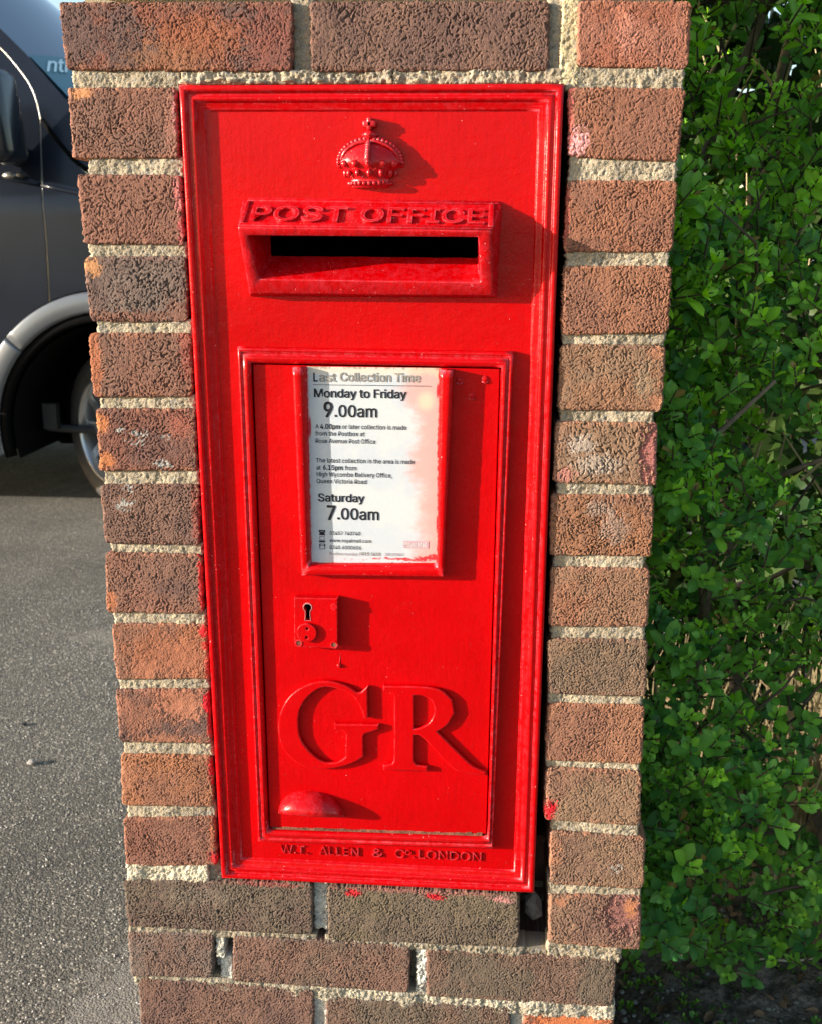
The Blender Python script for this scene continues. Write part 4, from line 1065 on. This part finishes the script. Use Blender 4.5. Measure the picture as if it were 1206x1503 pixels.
# far side, tail and floor
bm = bmesh.new(); box(bm, -5.4, -.6, FY - .03, FY, .3, 1.3); box(bm, -5.4, -1.9, FY - .34, FY - .3, 1.3, 2.3); box(bm, -5.42, -5.4, VY + .1, FY - .1, .3, 2.3)
bm_obj('far_side', bm, M_vanpaint, van)
bm = bmesh.new(); box(bm, -5.3, -.5, VY + .75, FY - .1, .17, .42); box(bm, -5.3, -1.7, VY + .04, VY + .75, .33, .38); box(bm, -1.95, -1.70, VY + .12, FY - .1, .22, .9); box(bm, -1.6, -.5, VY + .55, VY + .58, .2, 1.1)
bm_obj('underbody', bm, M_black, van)
# dashboard and seats, seen dimly through glass
bm = bmesh.new(); box(bm, -1.75, -1.15, VY + .2, FY - .2, 1.05, 1.28); box(bm, -2.4, -2.25, VY + .3, VY + .8, .9, 1.8); bevel(bm, .03, 2)
bm_obj('dashboard', bm, M_plastic, van)
# sticker with lettering low on the windscreen
def on_screen(t, s, lift=.006):            # t across from near side, s 0..1 down the glass between the 3rd and 4th rail points
    a = Vector(near(-1.451, 1.833)) * (1 - s) + Vector(near(-1.183, 1.574)) * s; c = Vector(far(-1.451, 1.833)) * (1 - s) + Vector(far(-1.183, 1.574)) * s
    b = 4 * t * (1 - t); p = a * (1 - t) + c * t + Vector((.13 * b, 0, .05 * b))
    return p + Vector((.69, -.1, .73)).normalized() * lift
def sticker():
    bm = bmesh.new(); g = [[bm.verts.new(on_screen(.002 + .16 * i / 10, .04 + .88 * j / 5 , .004)) for i in range(11)] for j in range(6)]
    for j in range(5):
        for i in range(10): bm.faces.new((g[j][i], g[j][i + 1], g[j + 1][i + 1], g[j + 1][i]))
    bm_obj('windscreen_sticker', bm, M_teal, van, True)
sticker()
me = text_mesh('ntr', 1.0, 1.0, 0, .02)
hx = max(v.co.y for v in me.vertices)
for v in me.vertices:                     # laid on the curved glass, upright letters on the rake
    u_, w_ = v.co.x, v.co.y / hx
    v.co = on_screen(.004 + .088 * u_ + .052 * w_, .30 - .20 * w_, .010)
me.materials.append(M_paleteal)
o = bpy.data.objects.new('sticker_lettering', me); link(o); reparent(o, van)
# arch trim in three lengths, inner lip, liner
def arch_piece(name, a0, a1, r0, r1, y, mat, bul=.012, n=22, depth=.03):
    bm = bmesh.new(); rows = []
    for k in range(n + 1):
        a = math.radians(a0 + (a1 - a0) * k / n); row = []
        for r, yy in ((r1, depth), (r1, -.004), (r1 - .008, -.5 * bul), ((r0 + r1) / 2 + .01, -bul), (r0 + .012, -bul * .9), (r0, -bul * .4), (r0, depth)):
            row.append(bm.verts.new((AX + r * math.cos(a), y + yy, AZ + r * math.sin(a))))
        rows.append(row)
    for a, b in zip(rows, rows[1:]):
        for k in range(len(a) - 1): bm.faces.new((a[k], a[k + 1], b[k + 1], b[k]))
    bm.faces.new(rows[0]); bm.faces.new(rows[-1][::-1])
    return bm_obj(name, bm, mat, van, True)
arch_piece('arch_trim', 137.5, 60, .486, .568, VY - .012, M_archtrim)
arch_piece('arch_trim', 171, 138.3, .486, .568, VY - .012, M_archtrim)
arch_piece('arch_trim', 192, 171.8, .486, .568, VY - .012, M_archtrim)
arch_piece('arch_trim', 59, -8, .486, .568, VY - .012, M_archtrim)
arch_piece('arch_lip', 194, -8, .448, .484, VY - .006, M_black, .004, 40)
bm = bmesh.new(); rows = []
for k in range(25):
    a = math.radians(196 - 212 * k / 24); rows.append([bm.verts.new((AX + .436 * math.cos(a), VY + d, AZ + .436 * math.sin(a))) for d in (.01, .3, .56)])
for a, b in zip(rows, rows[1:]):
    for k in range(2): bm.faces.new((a[k], a[k + 1], b[k + 1], b[k]))
bm_obj('arch_liner', bm, simple('liner_felt', (.006, .006, .007), .95, spec=.05), van, True)
bm = bmesh.new(); tube(bm, [(-1.52, VY + .25, .33), (-1.1, VY + .25, .31)], .018, 8); box(bm, -1.52, -1.46, VY + .2, VY + .24, .33, .44)
bm_obj('suspension_arm', bm, M_plastic, van)
# sill
bm = bmesh.new(); box(bm, -4.1, -1.70, VY - .01, VY + .06, .20, .285); bevel(bm, .012, 2); bm_obj('sill', bm, M_archtrim, van)
# wheels
def wheel(c, yaw):
    def revolve(prof, nn, mat, name, parent):
        bm = bmesh.new(); rows = []
        for k in range(nn):
            a = 2 * math.pi * k / nn; rows.append([bm.verts.new((r * math.cos(a), y, r * math.sin(a))) for r, y in prof])
        for i in range(nn):
            a, b = rows[i], rows[(i + 1) % nn]
            for k in range(len(prof) - 1): bm.faces.new((a[k], a[k + 1], b[k + 1], b[k]))
        m = Matrix.Translation(Vector(c)) @ Matrix.Rotation(yaw, 4, 'Z')
        bm.transform(m)
        return bm_obj(name, bm, mat, parent, True)
    t = revolve([(.215, -.085), (.228, -.102), (.255, -.112), (.29, -.108), (.318, -.092), (.330, -.075), (.332, -.05), (.328, -.045), (.332, -.04), (.334, 0), (.328, .004), (.334, .01), (.332, .06), (.33, .075), (.315, .1), (.26, .11), (.215, .1)], 60, M_rubber, 'tyre', van)
    revolve([(.232, -.098), (.226, -.108), (.218, -.106), (.213, -.092), (.205, -.06), (.195, .02), (.205, .09)], 60, M_alloy, 'rim', t)
    bm = bmesh.new()
    m = Matrix.Translation(Vector(c)) @ Matrix.Rotation(yaw, 4, 'Z')
    for k in range(10):
        a = 2 * math.pi * k / 10; d = Vector((math.cos(a), 0, math.sin(a))); e = Vector((-math.sin(a), 0, math.cos(a)))
        pts = [d * .05 - e * .024, d * .05 + e * .024, d * .212 + e * .018, d * .212 - e * .018]
        hexa(bm, [p + Vector((0, -.075 - .015 * (i in (0, 1)), 0)) for i, p in enumerate(pts)] + [p + Vector((0, -.04, 0)) for p in pts])
    bevel(bm, .005, 1); bmesh.ops.create_cone(bm, cap_ends=True, segments=24, radius1=.062, radius2=.055, depth=.04, matrix=Matrix.Translation((0, -.09, 0)) @ Matrix.Rotation(math.pi / 2, 4, 'X'))
    bm.transform(m); bm_obj('wheel_spokes', bm, M_alloy, t)
    bm = bmesh.new(); bmesh.ops.create_cone(bm, cap_ends=True, segments=32, radius1=.2, radius2=.2, depth=.02, matrix=Matrix.Rotation(math.pi / 2, 4, 'X')); bm.transform(m)
    bm_obj('brake_disc', bm, M_black, t)
wheel((-1.155, VY + .22, .334), math.radians(-39)); wheel((-4.55, VY + .14, .334), 0)
wheel((-1.13, FY - .2, .334), math.radians(143)); wheel((-4.55, FY - .14, .334), math.pi)
# mirror
bm = bmesh.new()
box(bm, -1.66, -1.372, VY - .22, VY - .02, 1.40, 1.74)
for v in bm.verts:
    if v.co.z > 1.6: v.co.x -= .035 if v.co.x > -1.6 else -.02
bevel(bm, .045, 4)
mir = bm_obj('door_mirror', bm, simple('mirror_shell', (.012, .014, .02), .22, spec=.5), van, True); mir.data.set_sharp_from_angle(angle=math.radians(40))
bm = bmesh.new(); tube(bm, [(-1.50, VY - .08, 1.46), (-1.47, VY + .02, 1.44), (-1.45, VY + .08, 1.43)], [.03, .035, .045], 8)
ball(bm, (-1.435, VY - .0, 1.367), .022, .015, .012)
bm_obj('mirror_arm', bm, M_plastic, mir, True)
bm = bmesh.new(); ball(bm, (-1.49, VY + .018, 1.365), .03, .02, .014); bm_obj('side_repeater', bm, M_chrome, van, True)

# ------------------------------------------------------------------ hedge
hedge = thing('hedge', 'dense small-leaved evergreen hedge growing close beside the brick pillar', 'hedge', (1.2, .6, 0))
def leaf_template(seg=4):
    """obovate leaf, folded along the midrib, unit length along +Y, normal +Z"""
    ws = [(0, .03), (.22, .17), (.52, .27), (.80, .22), (1.0, .0)]
    v = []; f = []
    for t, w in ws:
        z = -.10 * t * t; v += [(-w, t, z + .30 * w), (0, t, z), (w, t, z + .30 * w)]
    for i in range(4):
        b = i * 3; f += [(b, b + 1, b + 4, b + 3), (b + 1, b + 2, b + 5, b + 4)]
    return np.array(v), np.array(f)
LV, LF = leaf_template()
def hy(x, z):                     # front surface of the hedge
    return 0.16 + .10 * math.sin(x * 5.1 + z * 3.3) * .5 + .06 * math.sin(z * 9.2 + x * 2.1) * .5 + .035 * math.sin(z * 23 + x * 17) + max(0, .35 - z) * .75 + max(0, x - .6) * .06
leaves = []                       # (pos, dir, normal, length, colour)
stems_bm = bmesh.new()
def rand_unit(): 
    v = Vector(np.random.default_rng(random.getrandbits(32)).standard_normal(3)); return v.normalized()
def sprig(p, d, n_pairs, ln, light):
    d = d.normalized(); a = d.cross(Vector((.3, .2, .9))).normalized(); ph = random.uniform(0, 6.28)
    pos = Vector(p)
    step = ln * .55
    tube(stems_bm, [pos, pos + d * step * n_pairs], [.0014, .0007], 4, False)
    for k in range(n_pairs):
        top = k == n_pairs - 1
        for s in range(2 if not top else 4):
            ang = ph + k * math.pi / 2 + s * (math.pi if not top else math.pi / 2)
            side = (a * math.cos(ang) + d.cross(a) * math.sin(ang))
            up = .55 + .5 * (k / n_pairs) + random.uniform(-.2, .25) + (.35 if top else 0)
            dr = (side + d * up + Vector((0, 0, .15))).normalized()
            nr = (d - side * up * .8 + Vector([random.uniform(-.25, .25) for _ in range(3)])).normalized(); nr = (nr - dr * nr.dot(dr)).normalized()
            L = ln * random.uniform(.75, 1.15) * (.62 if top else 1 - .12 * (k == 0))
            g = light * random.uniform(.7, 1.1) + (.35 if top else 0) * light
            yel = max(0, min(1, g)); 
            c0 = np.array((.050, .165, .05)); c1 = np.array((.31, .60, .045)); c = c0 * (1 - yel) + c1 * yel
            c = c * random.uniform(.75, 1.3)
            if random.random() < .02: c = np.array((.30, .20, .06))
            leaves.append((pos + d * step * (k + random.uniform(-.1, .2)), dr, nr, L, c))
random.seed(11)
N_SPR = 12500
for i in range(N_SPR):
    u = random.random()
    x = .575 + (3.2 - .575) * (u ** 2.7); z = random.uniform(.07, 2.0)
    dep = abs(random.gauss(0, .07)) if random.random() < .62 else random.uniform(.05, .5)
    y = hy(x, z) + dep
    # natural holes in the crown: fewer sprigs where a smooth field dips
    hole = math.sin(x * 13 + z * 7.3) + math.sin(z * 11 - x * 8 + 1.7) + .8 * math.sin(x * 29 + z * 31)
    if hole < -1.45 and dep < .25 and z > .25: continue
    if z > .55 and z < 0.8 and x < .85 and random.random() < .35: continue
    if z < .2 and y < .5 and random.random() < .5: continue
    if x < .60 and y < .1: continue
    d = Vector((random.gauss(-.1, .55), -random.uniform(.15, 1.1), random.uniform(.15, 1.2)))
    light = random.uniform(.05, .6) + (.30 if z > 1.15 else 0) * random.random()  # upper sprigs coloured brighter, open sky put into the leaf tone
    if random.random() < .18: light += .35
    light *= .62 + .55 * min(1, max(0, z - .35) / .9)  # daylight painted by height: leaf tone darker low, lighter high
    if dep > .15: light *= .5  # inner sprigs coloured darker, shade of the depth put into the leaves
    small = random.random() < .35
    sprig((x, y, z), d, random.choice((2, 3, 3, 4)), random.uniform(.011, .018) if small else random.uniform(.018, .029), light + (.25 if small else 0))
for i in range(520):              # low shoots and seedlings on the soil
    x = random.uniform(.6, 1.5); y = random.uniform(.12, .6)
    sprig((x, y, .03), Vector((random.gauss(0, .3), random.gauss(0, .3), 1)), 2, random.uniform(.010, .017), random.uniform(.1, .5)) if (x < .78 or y > .5 or random.random() < .25) else None

camp = cam.matrix_world.translation
inv = cam.matrix_world.inverted()
def shows(p):
    q = inv @ p
    if q.z > -.1: return None
    u = q.x / -q.z * 1550 + 603; v = 751.5 - q.y / -q.z * 1550
    if not (905 < u < 1200 and 5 < v < 1498): return None
    return -q.z
scored = []
for i, (p, d, n_, L, c) in enumerate(leaves):
    s = shows(p)
    if s is None or (p.x < .58 + max(0, p.y) * .14): continue
    scored.append((p.y - hy(p.x, p.z) + (s * .15) - L * 8, i))
scored.sort(); near_ids = set(i for _, i in scored[:300])
def frame_of(d, n_):
    xx = d.cross(n_).normalized(); return Matrix((xx, d, xx.cross(d))).transposed()
TONES = [(.07, .21, .05), (.11, .28, .048), (.16, .37, .046), (.22, .46, .045), (.055, .17, .05), (.29, .57, .045)]
tmeshes = []
for t in TONES:
    me = bpy.data.meshes.new('leaf'); me.from_pydata([tuple(v) for v in LV], [], [tuple(int(q) for q in f) for f in LF])
    a = me.attributes.new('Col', 'FLOAT_COLOR', 'POINT')
    for k in range(len(LV)): 
        m_ = 1.25 if k % 3 == 1 else 1.0
        a.data[k].color = (t[0] * m_, t[1] * m_, t[2] * m_, 1)
    me.polygons.foreach_set('use_smooth', [True] * len(me.polygons)); me.materials.append(M_leaf); tmeshes.append(me)
hinv = Matrix.Translation(hedge.location).inverted()
AV, AC = [], []
for i, (p, d, n_, L, c) in enumerate(leaves):
    Rm = frame_of(d, n_)
    if i in near_ids:
        k = min(range(6), key=lambda q: sum(abs(TONES[q][j] - c[j]) for j in range(3)))
        o = bpy.data.objects.new('leaf', tmeshes[k]); COL.objects.link(o); o.parent = hedge; o.matrix_parent_inverse = hinv
        o.matrix_world = Matrix.Translation(p) @ Rm.to_4x4() @ Matrix.Scale(L, 4)
        o.matrix_basis = Matrix.Translation(p) @ Rm.to_4x4() @ Matrix.Scale(L, 4)
    else:
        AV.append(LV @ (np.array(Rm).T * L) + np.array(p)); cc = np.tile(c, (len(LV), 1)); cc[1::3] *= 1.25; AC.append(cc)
nl = len(AV); F_ = (LF[None] + (np.arange(nl) * len(LV))[:, None, None]).reshape(-1, 4)
o = mesh_obj('foliage', np.concatenate(AV), F_, M_leaf, hedge, True, np.concatenate(AC)); o['kind'] = 'stuff'
# woody inside of the hedge
for i in range(800):
    x = random.uniform(.6, 3.0) if random.random() < .5 else random.uniform(.6, 1.3); z = random.uniform(.1, 1.9); y = hy(x, z) + random.uniform(.02, .35)
    d = Vector((random.gauss(0, .7), random.gauss(-.25, .5), random.gauss(.5, .6))).normalized(); L = random.uniform(.06, .15)
    m_ = Vector((x, y, z)) + d * L * .5 + Vector([random.gauss(0, .01) for _ in range(3)])
    tube(stems_bm, [(x, y, z), m_, Vector((x, y, z)) + d * L], [.0022, .0017, .0008], 5, False)
o = bm_obj('twigs', stems_bm, M_twig, hedge, True); o['kind'] = 'stuff'
for i in range(26):
    x = .62 + i * .1 + random.uniform(-.04, .04); y = .50 + random.uniform(-.08, .14); bm = bmesh.new()
    pts = [Vector((x, y, 0))]; 
    for k in range(9): pts.append(pts[-1] + Vector((random.gauss(0, .035), random.gauss(-.006, .035), .2)))
    tube(bm, pts, [.013 - .001 * k for k in range(10)], 7)
    for k in range(2, 9):
        q = pts[k]; e = q + Vector((random.gauss(0, .09), random.uniform(-.24, -.08), random.uniform(.08, .2)))
        tube(bm, [q, (q + e) / 2 + Vector((0, .0, -.012)), e], [.0055, .004, .002], 6)
    bm_obj('stem', bm, M_stem, hedge, True)
# dead pale stalks caught inside, seen through the gaps
bm = bmesh.new()
for i in range(420):
    x = random.uniform(.62, 1.9); z = random.uniform(.15, 1.5); y = hy(x, z) + random.uniform(.12, .5)
    d = Vector((random.gauss(0, .35), random.gauss(0, .2), 1)).normalized(); L = random.uniform(.05, .2); p = Vector((x, y, z))
    tube(bm, [p, p + d * L * .5 + Vector((random.gauss(0, .006), 0, 0)), p + d * L], [.0022, .002, .001], 4, False)
o = bm_obj('dead_stalks', bm, M_straw, hedge, True); o['kind'] = 'stuff'

# second, looser shrub mass behind so the gaps are not empty
back = thing('shrub', 'darker shrub mass growing behind the hedge, glimpsed through its gaps', 'shrub', (1.6, 1.25, 0))
AV, AC = [], []
for i in range(27000):
    x = .45 + 3.15 * random.random() ** 1.5; z = random.uniform(.05, 2.25); y = .95 + random.uniform(-.1, .35) + .08 * math.sin(x * 7 + z * 5)
    d = rand_unit(); n_ = rand_unit(); n_ = (n_ - d * n_.dot(d)).normalized(); L = random.uniform(.045, .085)
    t = random.random(); c = np.array((.03, .07, .025)) * (1 - t) + np.array((.075, .12, .03)) * t
    AV.append(LV @ (np.array(frame_of(d, n_)).T * L) + np.array((x, y, z))); AC.append(np.tile(c, (len(LV), 1)))
nl = len(AV); F_ = (LF[None] + (np.arange(nl) * len(LV))[:, None, None]).reshape(-1, 4)
o = mesh_obj('foliage', np.concatenate(AV), F_, M_leaf, back, True, np.concatenate(AC)); o['kind'] = 'stuff'
for i in range(14):
    x = .55 + i * .2; bm = bmesh.new(); pts = [Vector((x, 1.15, 0))]
    for k in range(8): pts.append(pts[-1] + Vector((random.gauss(0, .05), random.gauss(0, .04), .24)))
    tube(bm, pts, [.015 - .0015 * k for k in range(9)], 6); bm_obj('stem', bm, M_stem, back, True)

# dry grass behind the hedge, catches the sun through the gaps
bm = bmesh.new()
for i in range(2600):
    x = random.uniform(.5, 2.6); y = random.uniform(.62, .92); h = random.uniform(.12, .5); b = Vector((x, y, .02))
    l = Vector((random.gauss(0, .3), random.gauss(0, .2), 1)).normalized(); w = random.uniform(.0015, .004)
    v = [bm.verts.new(b + Vector((-w, 0, 0))), bm.verts.new(b + Vector((w, 0, 0))), bm.verts.new(b + l * h * .6 + Vector((w * .8, 0, 0))), bm.verts.new(b + l * h * .6 + Vector((-w * .8, 0, 0))), bm.verts.new(b + l * h + Vector((random.gauss(0, .03), 0, -.01)))]
    bm.faces.new(v[:4]); bm.faces.new((v[3], v[2], v[4]))
o = bm_obj('dry_grass', bm, M_straw); o['kind'] = 'stuff'; o['label'] = 'dry straw coloured grass standing behind the hedge'; o['category'] = 'grass'

# ------------------------------------------------------------------ litter and stones
def pebbles(name, n, xr, yr, r0, r1, mat, zb, label, cat):
    t = bmesh.new(); bmesh.ops.create_icosphere(t, subdivisions=1, radius=1.0); t.verts.ensure_lookup_table()
    TV = np.array([v.co[:] for v in t.verts]); TF = np.array([[v.index for v in f.verts] for f in t.faces]); t.free()
    r = rng.uniform(r0, r1, n)[:, None, None]; an = rng.uniform(0, 6.28, n); sc = np.stack([np.ones(n), rng.uniform(.6, 1, n), rng.uniform(.4, .7, n)], -1)[:, None, :]
    P = TV[None] * sc * (1 + rng.uniform(-.18, .18, (n, len(TV), 1))) * r
    X_ = P[..., 0] * np.cos(an)[:, None] - P[..., 1] * np.sin(an)[:, None] + rng.uniform(*xr, n)[:, None]
    Y_ = P[..., 0] * np.sin(an)[:, None] + P[..., 1] * np.cos(an)[:, None] + rng.uniform(*yr, n)[:, None]
    Z_ = P[..., 2] + zb + r[..., 0] * .3
    o = mesh_obj(name, np.stack([X_, Y_, Z_], -1).reshape(-1, 3), (TF[None] + (np.arange(n) * len(TV))[:, None, None]).reshape(-1, 3), mat)
    o['kind'] = 'stuff'; o['label'] = label; o['category'] = cat
pebbles('gravel', 1500, (.6, 1.5), (.0, .75), .0015, .006, M_stone, .028, 'small grey stones scattered over the dark soil', 'gravel')
pebbles('grit', 7000, (-1.3, -.01), (.1, 2.2), .0008, .0024, simple('pale_grit', (.52, .50, .46), .7), .0, 'loose pale grit lying on the asphalt', 'grit')
AV = []
for i in range(260):
    d = Vector((random.gauss(0, 1), random.gauss(0, 1), random.gauss(0, .25))).normalized(); n_ = Vector((random.gauss(0, .4), random.gauss(0, .4), 1)); n_ = (n_ - d * n_.dot(d)).normalized()
    AV.append(LV * np.array((random.uniform(.6, 1.3), 1, random.uniform(1, 3))) @ (np.array(frame_of(d, n_)).T * random.uniform(.010, .024)) + np.array((random.uniform(.6, 1.5), random.uniform(.15, .75), .036)))
o = mesh_obj('leaf_litter', np.concatenate(AV), (LF[None] + (np.arange(len(AV)) * len(LV))[:, None, None]).reshape(-1, 4), M_litter, None, True); o['kind'] = 'stuff'; o['label'] = 'dead brown leaf litter on the soil under the hedge'; o['category'] = 'leaf litter'
def stone(x, y, r, label, mat=M_stone):
    bm = bmesh.new(); bmesh.ops.create_icosphere(bm, subdivisions=2, radius=r)
    for v in bm.verts: v.co = Vector((v.co.x * 1.3, v.co.y, v.co.z * .6)) * random.uniform(.8, 1.12) + Vector((x, y, r * .45))
    o = bm_obj('stone', bm, mat); o['label'] = label; o['category'] = 'stone'
stone(-.598, 1.035, .010, 'pale flat pebble lying alone on the asphalt left of the pillar')
stone(-.70, 1.22, .006, 'small dark stone near the left edge of the asphalt', M_plastic)
# bent dead twig hanging in front of the hedge foot
bm = bmesh.new(); tube(bm, [(.80, .36, .10), (.86, .36, .098), (.892, .355, .11), (.90, .352, .14), (.895, .35, .16)], [.0018, .0018, .0018, .0016, .001], 6)
o = bm_obj('dead_twig', bm, simple('pale_twig', (.42, .38, .32), .8), None, True); o['label'] = 'pale bent dead twig at the foot of the hedge'; o['category'] = 'twig'
bpy.context.view_layer.update()
